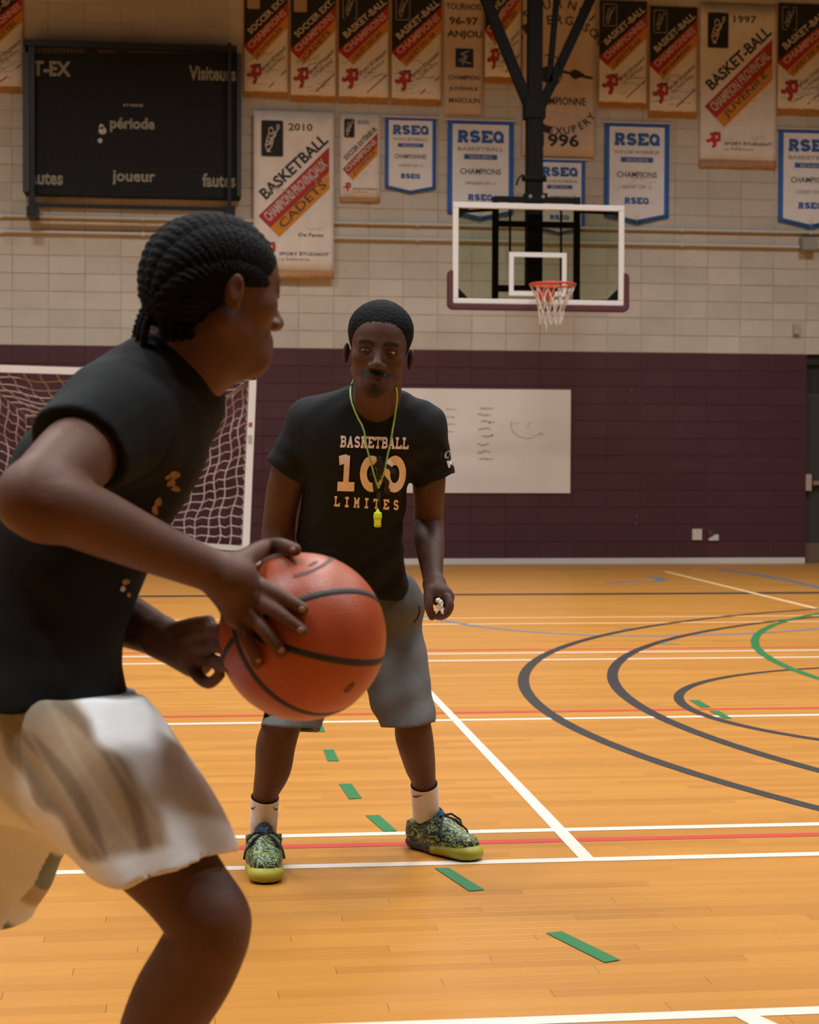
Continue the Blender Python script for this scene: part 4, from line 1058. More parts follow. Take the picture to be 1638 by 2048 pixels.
def head(S, f, ear_out=1.0, cz=0.0, es=0.76):
    """a head in the frame f, eyes at z = 0, about 0.235 m tall"""
    S.add(f.ell((0, -.012, .038 - cz * .4), (.0745, .097 - cz * .35, .084 - cz * .6)), .0)             # cranium
    S.add(f.ell((0, .040, .035 - cz * .5), (.062, .050, .060 - cz * .3)), .03)              # forehead
    S.add(f.ell((0, .030, -.030), (.063, .056, .066)), .03)             # mid face
    S.add(f.cone((0, .010, -.062), (0, .058, -.088), .046, .032), .025) # jaw
    for sx in (-1, 1):
        S.add(f.cone((sx * .050, -.012, -.050), (sx * .022, .060, -.094), .020, .018), .02)   # jaw line
        S.add(f.ell((sx * .044, .052, -.020), (.021, .022, .018)), .018)  # cheekbone
        S.add(f.cone((sx * .012, .085, .019), (sx * .046, .072, .019), .0085, .007), .012)  # brow ridge
        S.sub(f.ell((sx * .033, .094, -.002), (.017, .017, .010)), .012)  # eye socket
        S.add(f.ell((sx * .0325, .071, -.001), (.0155, .0150, .0120)), .006) # lids over the eyeball
        S.add(f.cone((sx * .020, .0825, .0065), (sx * .047, .0755, .0055), .0052, .0048), .006)  # upper lid fold
    S.add(f.ell((0, .066, -.098), (.024, .022, .019)), .018)            # chin
    S.add(f.ell((0, .062, -.069), (.034, .026, .026)), .018)            # muzzle
    S.add(f.cone((0, .084, .006), (0, .102, -.034), .0085, .0115), .012)  # nose bridge
    S.add(f.ell((0, .104, -.038), (.0135, .012, .0105)), .008)
    for sx in (-1, 1):
        S.add(f.ell((sx * .0145, .092, -.041), (.0105, .0115, .0085)), .006)  # nostril wings
        S.sub(f.ell((sx * .008, .098, -.0500), (.0036, .005, .0030)), .002)
    S.add(f.cone((-.021, .0815, -.0675), (.021, .0815, -.0675), .0058, .0058), .008)   # upper lip
    S.add(f.cone((-.006, .087, -.0665), (.006, .087, -.0665), .0055, .0055), .008)
    S.add(f.cone((-.017, .085, -.0795), (.017, .085, -.0795), .0070, .0070), .007)   # lower lip
    S.sub(f.cone((-.024, .0955, -.0728), (.024, .0955, -.0728), .0030, .0030), .003)
    for sx in (-1, 1):                                                   # ears
        e = Frame(f.w(sx * .075, -.012, -.008), f.d(sx * .92, -.38, 0), f.d(sx * .38, .92, -.12), f.d(sx * .12, .10, .98))
        S.add(e.ell((.008 * ear_out, 0, 0), (.0075, .019 * es, .033 * es)), .005)
        S.sub(e.ell((.0165 * ear_out, .003, .003), (.0065, .0115 * es, .021 * es)), .003)
        S.add(e.ell((.009 * ear_out, .010 * es, -.006), (.004, .004, .006)), .003)
        S.add(e.ell((.008 * ear_out, .005, -.029 * es), (.0055, .0075, .0085)), .004)
def face_tint(L, base, beard=0.0):
    """skin colour from head-local coordinates: lips, brows, beard and painted eye socket shade"""
    c = np.tile(np.array(base), (len(L), 1)); x, y, z = np.abs(L[:, 0]), L[:, 1], L[:, 2]
    def blend(w, col):
        w = np.clip(w, 0, 1)[:, None]; c[:] = c * (1 - w) + np.array(col) * w
    dark = np.array((.012, .010, .009))
    front = np.clip((y - .045) / .02, 0, 1)
    lips = 1.5 - (np.hypot(x / .025, (z + .073) / .0125)) ** 2 * 1.2
    if beard:
        mous = 1.6 - np.hypot(x / .035, (z + .0555 + x * .16) / .0085) * 1.0
        blend(np.clip(mous, 0, 1) * beard * front, dark)
        side = 1.5 - np.hypot((x - .031) / .006, (z + .076) / .020)
        blend(np.clip(side, 0, 1) * beard * .3 * front, dark)
        goat = 1.5 - np.hypot(x / .026, (z + .107) / .017)
        blend(np.clip(goat, 0, 1) * beard * .9 * front, dark)
        soul = 1.4 - np.hypot(x / .010, (z + .089) / .006); blend(np.clip(soul, 0, 1) * beard * front, dark)
        jaw = np.clip((-.075 - z) / .03, 0, 1) * np.clip((x - .015) / .03, 0, 1) * np.clip((y + .02) / .02, 0, 1) * (z > -.14); blend(jaw * .35 * beard, dark)
    blend(lips * front * .75, np.array(base) * np.array((.95, .72, .78)))
    blend((1.2 - np.hypot(x / .024, (z + .0728) / .0022)) * front, dark * 1.2)
    arch = .0150 + .005 * np.sin(np.clip((x - .012) / .036, 0, 1) * 2.6)
    brow = (1.6 - np.abs(z - arch) / .0050) * ((x > .011) & (x < .050)) * front
    blend(brow * .9, dark)
    lash = (1.3 - np.abs(z - .0065 + ((x - .0325) / .016) ** 2 * .005) / .0022) * (np.abs(x - .0325) < .0165) * front
    blend(lash, dark)
    sock = (1.2 - np.hypot((x - .033) / .024, (z - .002) / .017)); blend(sock * front * .5, np.array(base) * .40)  # shade of the eye sockets, painted into the skin tint
    return c
def uv_sphere(c, r, M, nu=20, nv=12):
    c = A3(c); V = []; Fc = []
    for j in range(nv + 1):
        t = math.pi * j / nv
        for i in range(nu):
            p = 2 * math.pi * i / nu; V.append(c + np.array((r[0] * math.sin(t) * math.cos(p), r[1] * math.cos(t), r[2] * math.sin(t) * math.sin(p))) @ M)
    for j in range(nv):
        for i in range(nu): Fc.append((j * nu + i, j * nu + (i + 1) % nu, (j + 1) * nu + (i + 1) % nu, (j + 1) * nu + i))
    return np.array(V), Fc
def eyes(f, parent, look=(0, 0)):
    for sx in (-1, 1):
        c = f.w(sx * .0325, .0782, -.002)
        V, Fc = uv_sphere(c, (.0120, .0098, .0044), f.M, 24, 16)
        L = f.loc(V); lx, lz = L[:, 0] - sx * .0325 - look[0], L[:, 2] + .002 - look[1]
        rr = np.hypot(lx, lz * 1.0); col = np.tile((.25, .19, .155), (len(V), 1))
        col[rr < .0062] = (.014, .008, .006); col[np.abs(lx) > .010] = (.12, .06, .045)
        mobj('eye', V, Fc, mat('eye', (.5, .45, .4), .25, attr='tint'), parent, True, col)
def tube_loft(rings, name, m, parent, n=24, closed=False, thick=None):
    pass
def ray_surface(bv, x, y):
    h = bv.ray_cast(CAM, ray(x, y).normalized()); return h[0], h[1]
def bvh_of(V, Q): return BVHTree.FromPolygons([tuple(v) for v in V], [tuple(int(i) for i in q) for q in Q])
def decal(v2, f, corners, bv, m, name, parent, lift=.0032, fine=.012, Zfall=None):
    """flat artwork (0..1 box) laid onto a curved surface; corners: pixels of lower left, lower right, upper left as seen in the photograph"""
    bm = bmesh.new(); vs = [bm.verts.new((p[0], p[1], 0)) for p in v2]
    for q in f:
        try: bm.faces.new([vs[i] for i in q])
        except ValueError: pass
    bmesh.ops.triangulate(bm, faces=bm.faces[:])
    (ax, ay), (bx, by), (cx, cy) = corners
    for axs, ln in ((0, math.hypot(bx - ax, by - ay)), (1, math.hypot(cx - ax, cy - ay))):
        n = int(ln / 7)
        for i in range(1, n):
            co = [0, 0, 0]; no = [0, 0, 0]; co[axs] = i / n; no[axs] = 1
            bmesh.ops.bisect_plane(bm, geom=bm.verts[:] + bm.edges[:] + bm.faces[:], plane_co=co, plane_no=no)
    bm.verts.index_update(); V = []; last = None
    for v in bm.verts:
        x = ax + (bx - ax) * v.co.x + (cx - ax) * v.co.y; y = ay + (by - ay) * v.co.x + (cy - ay) * v.co.y
        p, n_ = ray_surface(bv, x, y)
        if p is None: p = last if last is not None else P(x, y, 4.6)
        else: p = p - ray(x, y).normalized() * lift
        last = p; V.append(p)
    Fc = [tuple(v.index for v in q.verts) for q in bm.faces]; bm.free()
    return mobj(name, V, Fc, m, parent)
# skin, cloth
MSK = mat('skin', (.1, .05, .03), .56, attr='tint', noise=.09, nscale=25, bump=.08, bscale=220, spec=.24)
MHR = mat('hair', (.0034, .0036, .0038), .75, bump=.6, bscale=190, spec=.12)
MTS = mat('black_cotton', (.0092, .0102, .0108), .85, noise=.12, nscale=10, bump=.14, bscale=26, spec=.2)
class Sculpt:
    """list of solids, meshed at the end on a grid that just holds them"""
    def __init__(s): s.ops = []; s.bl = []
    def add(s, prim, k=0.01): s.ops.append(('a', prim, k)); return s
    def sub(s, prim, k=0.004): s.ops.append(('s', prim, k)); return s
    def bulge(s, fn): s.bl.append(fn); return s
    def chain(s, prims, k): s.ops.append(('c', prims, k)); return s
    def mesh(s, vox, smooth=1):
        ps = [p for o, p, k in s.ops if o == 'a'] + [p for o, q, k in s.ops if o == 'c' for p in q]
        lo = np.min([p[1] for p in ps], 0) - 3 * vox - .012; hi = np.max([p[2] for p in ps], 0) + 3 * vox + .012
        S = Solid(lo, hi, vox)
        for o, p, k in s.ops: {'a': S.add, 's': S.sub, 'c': S.chain}[o](p, k)
        for fn in s.bl: S.bulge(fn)
        return S.mesh(smooth)
def rbox(f, c, h, r):
    """rounded box in frame f"""
    c = A3(c); h = A3(h); M = f.M; o = f.o
    def fn(X, Y, Z):
        px, py, pz = X - o[0], Y - o[1], Z - o[2]
        q = [np.abs(px * M[i, 0] + py * M[i, 1] + pz * M[i, 2] - c[i]) - h[i] + r for i in range(3)]
        out = np.sqrt(sum(np.maximum(t, 0) ** 2 for t in q)); ins = np.minimum(np.maximum(np.maximum(q[0], q[1]), q[2]), 0)
        return (out + ins - r).astype(np.float32)
    R_ = np.linalg.norm(h); w = f.w(*c)
    return fn, w - R_, w + R_
def shoe(base, toe_dir, parent, colset, side):
    """low sneaker; base is the heel on the floor, toe_dir a unit vector on the floor"""
    y = A3((toe_dir[0], toe_dir[1], 0)); y /= np.linalg.norm(y); z = np.array((0, 0, 1.0)); x = np.cross(y, z)
    f = Frame(base, x, y, z)
    up = Sculpt()
    up.add(f.cone((0, .044, .05), (0, .135, .056), .044, .050), 0)
    up.add(f.cone((0, .13, .048), (.004 * side, .240, .042), .052, .042, flat=((0, 0, 1), .80)), .02)
    up.add(f.cone((0, .052, .05), (0, .058, .110), .050, .053, cut=[((0, .06, .092), (0, -.22, 1))]), .015)
    up.add(f.cone((0, .115, .076), (0, .18, .058), .034, .030), .02)
    up.sub(f.cone((0, .058, .092), (0, .060, .18), .041, .050), .005)
    V, Q = up.mesh(.0035, 1)
    o = mobj('shoe', V, Q, colset['upper'], parent, True)
    so = Sculpt()
    so.add(f.cone((0, .044, .020), (0, .14, .018), .049, .048, flat=((0, 0, 1), .52)), 0)
    so.add(f.cone((0, .14, .018), (.004 * side, .248, .022), .050, .050, flat=((0, 0, 1), .58)), .015)
    so.sub(rbox(f, (0, .15, -.05), (.2, .3, .052), .001), .003)
    V, Q = so.mesh(.0035, 1); L = f.loc(V)
    front = np.clip((L[:, 1] - .135 - .012 * np.abs(((L[:, 2] * 90) % 1) - .5)) / .006, 0, 1)[:, None]
    col = front * np.array(colset['toe']) + (1 - front) * np.array(colset['heel']); col[L[:, 2] < .006] = (.012, .012, .012)
    mobj('sole', V, Q, mat('sole_rubber', (.3, .3, .02), .5, attr='tint'), o, True, col)
    tg = Sculpt(); tg.add(f.cone((0, .140, .086), (0, .116, .112), .030, .026, flat=((0, .85, .5), .32)), 0); V, Q = tg.mesh(.003, 1)
    t_ = mobj('tongue', V, Q, colset['lace'], o, True)
    if colset.get('mark'):
        m_ = MB(); c = lambda a, b: f.w(a, .1345 - (b) * .010, .108 + b * .018)
        for pts in ([c(-.012, .9), c(0, 0), c(.012, .9)], [c(-.005, .9), c(0, .3), c(.005, .9)]): m_.tube(pts, .0016, 5)
        m_.build('tongue_mark', mat('mark_blue', (.02, .20, .42), .5), o)
    m_ = MB()
    for i in range(5):
        yy_, zz = .136 + i * .019, .107 - i * .0095
        m_.tube([f.w(-.026, yy_ - .006, zz - .014), f.w(-.012, yy_, zz), f.w(.012, yy_ + .004, zz), f.w(.026, yy_ - .002, zz - .014)], .0042, 6)
    for sx in (-1, 1):
        m_.tube([f.w(0, .142, .112), f.w(sx * .026, .148, .114), f.w(sx * .048, .162, .096), f.w(sx * .042, .178, .080), f.w(sx * .018, .155, .103), f.w(0, .142, .112)], .0036, 6)
        m_.tube([f.w(0, .142, .112), f.w(sx * .03, .165, .098), f.w(sx * .052, .185, .070), f.w(sx * .056, .195, .050)], .0032, 6)
    m_.build('laces', colset['lace'], o, True)
    return o, f
def sock(pts, parent, ribm, name='sock'):
    """ribbed sock; pts = [(centre, radius)] from top to ankle"""
    n = 48; V = []; Fc = []
    for i, (c, r) in enumerate(pts):
        c = A3(c); d = A3(pts[min(i + 1, len(pts) - 1)][0]) - A3(pts[max(i - 1, 0)][0]); d /= np.linalg.norm(d)
        a = np.cross(d, A3(FW)); a /= np.linalg.norm(a); b = np.cross(d, a)
        for k in range(n):
            t = 2 * math.pi * k / n; rr_ = r * (1 + .018 * (k % 2))
            V.append(c + rr_ * (math.cos(t) * a + math.sin(t) * b))
    for i in range(len(pts) - 1):
        for k in range(n): Fc.append((i * n + k, (i + 1) * n + k, (i + 1) * n + (k + 1) % n, i * n + (k + 1) % n))
    o = mobj(name, V, Fc, ribm, parent, True)
    return o, V, Fc
def finger(S, pts, r0, r1, k=.006):
    n = len(pts) - 1; limb(S, [(p, r0 + (r1 - r0) * i / n) for i, p in enumerate(pts)], k)
SWOOSH = ([(0, .45), (.06, .2), (.2, .08), (.4, .1), (1, .62), (.38, .34), (.2, .3), (.1, .38)], [tuple(range(8))])
# ================================================================== THE COACH
cr, cu, ct = A3(RV), A3(UV), -A3(FW)
ZUP = np.array((0, 0, 1.0))
coach = empty('person', G(700, 1735), 'person in black basketball t-shirt and grey shorts crouching with arms down, facing the camera', 'person')
SKC = (.080, .036, .024)
hd = Frame(P(757.5, 704, 4.60), cr * math.cos(.105) - cu * math.sin(.105), ct * .995 - cu * .05 + cr * .01, cu * math.cos(.105) + cr * math.sin(.105) + ct * .05)
B = Sculpt()
head(B, hd, 1.25)
B.add(cone(P(748, 838, 4.83), P(756, 770, 4.660), .066, .062), .03)           # neck
for x in (716, 786): B.add(cone(P(748 + (x - 748) * .4, 800, 4.80), P(x, 835, 4.83), .035, .04), .03)
B.add(cone(P(728, 900, 4.82), P(700, 1080, 4.97), .120, .115, ((ct), .7)), .04)
B.add(cone(P(640, 860, 4.82), P(828, 866, 4.82), .060, .060), .04)
B.add(cone(P(700, 1080, 4.97), P(703, 1235, 5.13), .115, .105, ((ct), .75)), .04)
# his right arm (left in the picture)
sR, eR, wR = P(612, 858, 4.83), P(557, 1062, 4.97), P(556, 1215, 4.84)
limb(B, [(sR, .052), (P(574, 960, 4.88), .050), (P(560, 1030, 4.95), .046), (P(556, 1085, 4.96), .047), (P(554, 1130, 4.92), .044), (wR, .029)], .02)
# his left arm
sL, eL, wL = P(855, 866, 4.85), P(860, 1045, 5.0), P(864, 1150, 4.84)
limb(B, [(sL, .050), (P(858, 960, 4.91), .046), (P(857, 1025, 4.985), .042), (P(857, 1060, 4.98), .044), (P(860, 1095, 4.93), .040), (P(865, 1150, 4.85), .0285), (P(869, 1168, 4.83), .031)], .018)
# left fist: back of the hand, four curled fingers, thumb pointing down
Z0 = 4.80
B.add(cone(P(868, 1170, Z0 + .02), P(880, 1190, Z0), .026, .030, (ct, .8)), .015)
B.add(cone(P(868, 1182, Z0), P(893, 1196, Z0), .026, .021), .015)
for i, (dx, dy) in enumerate(((0, 0), (1, 6), (-1, 11), (-5, 15))):
    zz = Z0 - .030 + i * .019
    k = [P(896 + dx, 1196 + dy * .5, zz), P(899 + dx, 1210 + dy * .6, zz - .012), P(891 + dx, 1226 + dy * .4, zz - .012), P(878 + dx, 1228 + dy * .3, zz - .004)]
    finger(B, k, .0115, .0095)
finger(B, [P(858, 1180, Z0 - .015), P(857, 1202, Z0 - .03), P(859, 1220, Z0 - .034), P(864, 1234, Z0 - .03)], .0145, .0095, .01)
# right hand, relaxed, hidden behind the ball
B.add(cone(P(556, 1232, 4.82), P(557, 1262, 4.80), .030, .034, (ct, .6)), .015)
for i in range(4):
    x = 538 + i * 12; finger(B, [P(x + 1, 1275, 4.80), P(x, 1305, 4.78), P(x + 2, 1326, 4.80), P(x + 5, 1340, 4.83)], .0098, .008)
finger(B, [P(576, 1245, 4.80), P(588, 1270, 4.78), P(588, 1292, 4.78)], .012, .0095)
# legs
hL, hR = P(765, 1250, 5.14), P(642, 1250, 5.14)
aR, aL = P(528, 1668, 5.05), P(851, 1640, 5.27)
kR, kL = P(575, 1426, 4.89), P(821, 1424, 5.02)
limb(B, [(hR, .08), (P(612, 1340, 5.0), .060), (kR, .050), (P(553, 1485, 4.915), .0545), (P(546, 1538, 4.96), .050), (P(530.5, 1590, 5.02), .0350), (P(528, 1640, 5.045), .031), (aR, .031)], .03)
limb(B, [(hL, .08), (P(793, 1340, 5.07), .060), (kL, .049), (P(828, 1472, 5.05), .0535), (P(838, 1518, 5.12), .0465), (P(847.5, 1565, 5.20), .0350), (P(850, 1605, 5.24), .031), (aL, .031)], .03)
B.add(cone(P(560, 1500, 4.99), P(552, 1545, 5.02), .036, .030), .03)          # calves
B.add(cone(P(823, 1485, 5.12), P(832, 1525, 5.17), .034, .028), .03)
V, Q = B.mesh(.0032, 1)
L = hd.loc(V); col = np.tile(np.array(SKC), (len(V), 1))
hm = (np.abs(L[:, 0]) < .10) & (L[:, 2] > -.135) & (L[:, 2] < .16) & (np.abs(L[:, 1]) < .13)
col[hm] = face_tint(L[hm], SKC, 1.0)
body = mobj('body', V, Q, MSK, coach, True, col)
body_bv = bvh_of(V, Q)
eyes(hd, body, (-.0005, .0005))
print('coach body', len(V))
# hair: short, dense, with a straight hairline
H = Sculpt()
H.add(hd.ell((0, -.014, .046), (.0815, .1050, .0905)), 0)
H.add(hd.cone((-.03, .012, .062), (.03, .012, .062), .046, .046), .03)
H.sub(rbox(hd, (0, .130, -.035), (.0530, .105, .0930), .008), .005)
H.sub(rbox(hd, (0, .10, -.11), (.2, .115, .10), .02), .006)
H.sub(rbox(hd, (0, .0, -.14), (.2, .2, .085), .02), .006)
H.bulge(lambda p: .0013 * (np.sin(p[:, 0] * 480 + 3 * np.sin(p[:, 2] * 170)) * np.sin(p[:, 2] * 520 + 2 * np.sin(p[:, 0] * 210)) * np.sin(p[:, 1] * 430 + 1)))
V, Q = H.mesh(.0024, 0); mobj('hair', V, Q, MHR, coach, True)

# t-shirt
tf = ct * .97 - cu * .24
S = Sculpt()
S.add(cone(P(716, 905, 4.82), P(700, 1080, 4.965), .150, .140, (tf, .72)), 0)
S.add(cone(P(700, 1080, 4.965), P(706, 1225, 5.07), .140, .168, (tf, .80), cut=[(P(700, 1203, 5.05), -cu + ct * .1)]), .03)
S.add(cone(P(645, 862, 4.81), P(828, 866, 4.81), .078, .076), .05)
S.add(cone(P(745, 805, 4.76), P(622, 846, 4.82), .060, .066), .03)
S.add(cone(P(752, 806, 4.76), P(846, 852, 4.83), .060, .062), .03)
S.add(cone(P(628, 850, 4.82), P(552, 966, 4.87), .068, .058, cut=[(P(566, 944, 4.86), -cu * .8 - cr * .6 - ct * .05)]), .022)
S.add(cone(P(842, 856, 4.83), P(876, 985, 4.90), .064, .058, cut=[(P(871, 962, 4.88), -cu * .93 + cr * .38 - ct * .05)]), .022)
# open ends: neck, sleeves, hem
S.sub(ell(P(751, 765, 4.64), (.070, .062, .058), np.stack([cr, ct, cu])), .006)
S.sub(cone(P(564, 948, 4.865), P(545, 977, 4.88), .050, .056), .004)
S.sub(cone(P(872, 966, 4.885), P(880, 996, 4.90), .050, .056), .004)
S.sub(cone(P(703, 1200, 5.05), P(706, 1260, 5.08), .150, .160, (tf, .8)), .004)
def wr(p):
    a = p @ cr; b = p @ cu; c = p @ ct
    return .0022 * np.sin(38 * b + 22 * a + 5 * np.sin(9 * a)) * np.sin(11 * a + 4 * b) + .0028 * np.sin(24 * b - 40 * a + 3 * np.sin(13 * b)) * np.clip((1.02 - p[:, 2]) * 4, 0, 1) + .0014 * np.sin(70 * a + 9 * np.sin(15 * b))
S.bulge(wr)
V, Q = S.mesh(.0042, 2); shirt = mobj('t_shirt', V, Q, MTS, coach, True)
shirt_bv = bvh_of(V, Q)
print('shirt', len(V))
MPR = mat('shirt_print', (.86, .73, .66), .8, noise=.06, nscale=60)
v, f, a = slab2d('BASKETBALL', .24, .12); decal(v, f, ((680, 895), (817, 899), (681.5, 871)), shirt_bv, MPR, 'lettering', shirt)
def cut_strokes(lines, t):
    v, f = strokes2d(lines, t); lo, hi = v.min(0), v.max(0); return (v - lo) / (hi - lo), f
v, f = cut_strokes(SLAB['1'], .27); decal(v, f, ((674, 982), (708, 983), (678, 908)), shirt_bv, MPR, 'lettering', shirt)
v, f = cut_strokes([arc(.5, .5, .33, .40, 0, 390, 21)], .27); decal(v, f, ((719, 983), (766, 985), (721, 910)), shirt_bv, MPR, 'lettering', shirt)
decal(v, f, ((766, 985), (811, 985), (768, 911)), shirt_bv, MPR, 'lettering', shirt)
v, f, a = slab2d('LIMITES', .24, .75); decal(v, f, ((668, 1013), (797, 1021), (669, 992)), shirt_bv, MPR, 'lettering', shirt)
# dribbling figure overlapping the two zeros
fig = [dict(p=arc(.45, .93, .045, .03, 0, 360, 8), w=.10), dict(p=[(.46, .86), (.48, .62), (.50, .45)], w=.24), dict(p=[(.40, .80), (.24, .66), (.18, .45)], w=.10), dict(p=[(.58, .78), (.76, .70), (.88, .62)], w=.12),
       dict(p=[(.46, .45), (.30, .26), (.34, .02)], w=.15), dict(p=[(.54, .45), (.72, .28), (.66, .06), (.80, .04)], w=.14), dict(p=arc(.90, .60, .05, .035, 0, 360, 8), w=.10)]
v, f = strokes2d(fig, .1); decal(v, f, ((731, 986), (792, 986), (731, 912)), shirt_bv, mat('print_black2', (.012, .013, .014), .8), 'printed_figure', shirt, lift=.0052)
MPW = mat('sleeve_print', (.66, .64, .62), .8)
v, f, a = text2d('O', .06); decal(v, f, ((890, 921), (905, 913), (888, 905)), shirt_bv, MPW, 'lettering', shirt)
v, f, a = text2d('M', .06); decal(v, f, ((897, 936), (909, 930), (893, 922)), shirt_bv, MPW, 'lettering', shirt)

# shorts
MSH = mat('grey_shorts', (.115, .113, .108), .85, noise=.06, nscale=30, bump=.1, bscale=30, spec=.2)
S = Sculpt()
S.add(cone(P(655, 1205, 5.08), P(762, 1208, 5.08), .118, .118, (ct, .95)), 0)
dn = -cu
S.add(cone(P(765, 1245, 5.12), P(822, 1470, 4.985), .115, .076, cut=[(P(820, 1451, 5.0), -cu * .985 + cr * .10 + ct * .1)]), .035)
S.add(cone(P(648, 1245, 5.12), P(573, 1475, 4.845), .115, .078, cut=[(P(575, 1458, 4.86), -cu * .97 - cr * .08 + ct * .2)]), .035)
S.sub(cone(P(819, 1440, 5.0), P(827, 1500, 4.97), .064, .066), .004)
S.sub(cone(P(577, 1446, 4.87), P(570, 1505, 4.83), .066, .068), .004)
S.sub(cone(P(766, 1452, 4.93), P(772, 1436, 4.92), .012, .003), .003)      # vent notch at the inner hem
def wr2(p):
    a = p @ cr; b = p @ cu
    return .0040 * np.sin(34 * a + 14 * np.sin(5 * b) + 8 * b) * np.sin(9 * b + 3 * a) + .005 * np.sin(46 * b - 20 * a) * np.exp(-((p[:, 2] - .72) / .06) ** 2)
S.bulge(wr2)
V, Q = S.mesh(.0045, 2); sh = mobj('shorts', V, Q, MSH, coach, True); sh_bv = bvh_of(V, Q)
pk = [P(833, 1205, 4.9), P(838, 1225, 4.9), P(832, 1243, 4.9), P(825, 1250, 4.9)]
def on(bv, pts, lift=.002):
    out = []
    for x, y in pts:
        h, n_ = ray_surface(bv, x, y)
        if h is not None: out.append(h - ray(x, y).normalized() * lift)
    return out
q = on(sh_bv, [(838, 1212), (839, 1225), (835, 1236), (828, 1245)], .001)
if len(q) > 1: m_ = MB(); m_.tube(q, .003, 6); m_.build('pocket_crease_shade', mat('crease_shade', (.03, .03, .03), .9), sh)  # dark tube painting in the shaded crease at the pocket
# socks with a small tick mark
MSO = mat('white_sock', (.66, .60, .57), .9, bump=.15, bscale=90)
s1, V1, F1 = sock([(P(530, 1594, 5.02), .0395), (P(529, 1606, 5.027), .0400), (P(528.5, 1622, 5.037), .038), (P(528, 1630, 5.041), .0398), (P(527.5, 1638, 5.045), .038), (P(527, 1646, 5.05), .0395), (P(526.5, 1654, 5.055), .038), (P(527, 1685, 5.05), .036)], coach, MSO)
s2, V2, F2 = sock([(P(848, 1568, 5.20), .0395), (P(849, 1580, 5.21), .0400), (P(850, 1594, 5.22), .0385), (P(850.5, 1602, 5.23), .0402), (P(851, 1610, 5.235), .0385), (P(851.5, 1618, 5.245), .0395), (P(851, 1626, 5.26), .038), (P(850, 1655, 5.285), .036)], coach, MSO)
MTK = mat('tick_black', (.012, .012, .014), .7)
bv1, bv2 = BVHTree.FromPolygons([tuple(v) for v in V1], F1), BVHTree.FromPolygons([tuple(v) for v in V2], F2)
v2_, f2_ = np.array(SWOOSH[0]), SWOOSH[1]
decal(v2_, f2_, ((825, 1596), (847, 1597), (825, 1585)), bv2, MTK, 'tick_mark', s2, lift=.004)
decal(v2_, f2_, ((501.5, 1620), (513, 1620), (501.5, 1607)), bv1, MTK, 'tick_mark', s1, lift=.004)
decal(v2_ * [-1, 1] + [1, 0], [tuple(reversed(q)) for q in f2_], ((545, 1622), (556, 1622), (545, 1609)), bv1, MTK, 'tick_mark', s1, lift=.004)
# shoes
def shoe_mat(name, ca, cb, cc, scale):
    m = bpy.data.materials.new(name); m.use_nodes = True; nt = m.node_tree; b = nt.nodes['Principled BSDF']; Lk = nt.links.new
    tc = nn(nt, 'ShaderNodeTexCoord'); w = nn(nt, 'ShaderNodeTexWave', wave_type='BANDS', bands_direction='DIAGONAL'); w.inputs['Scale'].default_value = scale; w.inputs['Distortion'].default_value = 14; w.inputs['Detail'].default_value = 2; w.inputs['Detail Scale'].default_value = 1.6
    n = nn(nt, 'ShaderNodeTexNoise'); n.inputs['Scale'].default_value = 16; Lk(tc.outputs['Object'], n.inputs['Vector']); Lk(tc.outputs['Object'], w.inputs['Vector'])
    r = nn(nt, 'ShaderNodeValToRGB'); r.color_ramp.interpolation = 'CONSTANT'
    e = r.color_ramp.elements; e[0].position = 0; e[0].color = (.012, .014, .016, 1); e[1].position = .58; e[1].color = (*ca, 1)
    q = e.new(.80); q.color = (*cb, 1); q = e.new(.92); q.color = (.02, .03, .03, 1)
    mx = nn(nt, 'ShaderNodeMix', data_type='RGBA'); mx.inputs[7].default_value = (*cc, 1)
    mr = nn(nt, 'ShaderNodeMapRange'); mr.inputs[1].default_value = .56; mr.inputs[2].default_value = .62; Lk(n.outputs['Fac'], mr.inputs[0])
    mm = nn(nt, 'ShaderNodeMath', operation='MULTIPLY'); mm.inputs[1].default_value = .75; Lk(mr.outputs[0], mm.inputs[0])
    Lk(w.outputs['Fac'], r.inputs[0]); Lk(r.outputs[0], mx.inputs[6]); Lk(mm.outputs[0], mx.inputs[0]); Lk(mx.outputs[2], b.inputs['Base Color']); b.inputs['Roughness'].default_value = .5
    return m
cs = dict(upper=shoe_mat('sneaker_print', (.22, .40, .13), (.50, .62, .10), (.014, .016, .02), 24), toe=(.33, .30, .015), heel=(.013, .013, .014), lace=mat('lace_black', (.012, .012, .013), .8), mark=True)
h1, t1 = G(527, 1722), G(529, 1771); h2, t2 = G(834, 1693), G(958, 1724)
d = Vector((t1 - h1)); d.z = 0; cs1 = dict(cs); cs1['heel'] = (.30, .27, .014)
shoe(t1 - d.normalized() * .296, d, coach, cs1, -1)
d = Vector((t2 - h2)); d.z = 0
shoe(t2 - d.normalized() * .296, d, coach, cs, 1)
# lanyard and whistle around the neck
lan = empty('whistle_lanyard', P(756, 1056, 4.75), 'lime green neck lanyard with a bright yellow green whistle', 'whistle')
def both(x, y, lift):
    best = None
    for bv in (shirt_bv, body_bv):
        h, n_ = ray_surface(bv, x, y)
        if h is not None and (best is None or (h - CAM).length < (best - CAM).length): best = h
    return best - ray(x, y).normalized() * lift if best is not None else P(x, y, 4.62)
MLN = mat('lanyard_lime', (.30, .55, .14), .6); MWH = mat('whistle_lime', (.62, .80, .02), .35)
lft = [both(x, y, .004) for x, y in ((704, 768), (701, 779), (701, 791), (704, 806), (710, 822), (717, 838), (724, 850), (729, 864), (731, 880), (735, 900), (741, 922), (747, 945), (752, 962), (757, 976))]
rgt = [both(x, y, .004) for x, y in ((792, 772), (794, 784), (794, 800), (792, 816), (790, 830), (787, 848), (784, 866), (781, 886), (776, 906), (771, 930), (765, 953), (757, 976))]
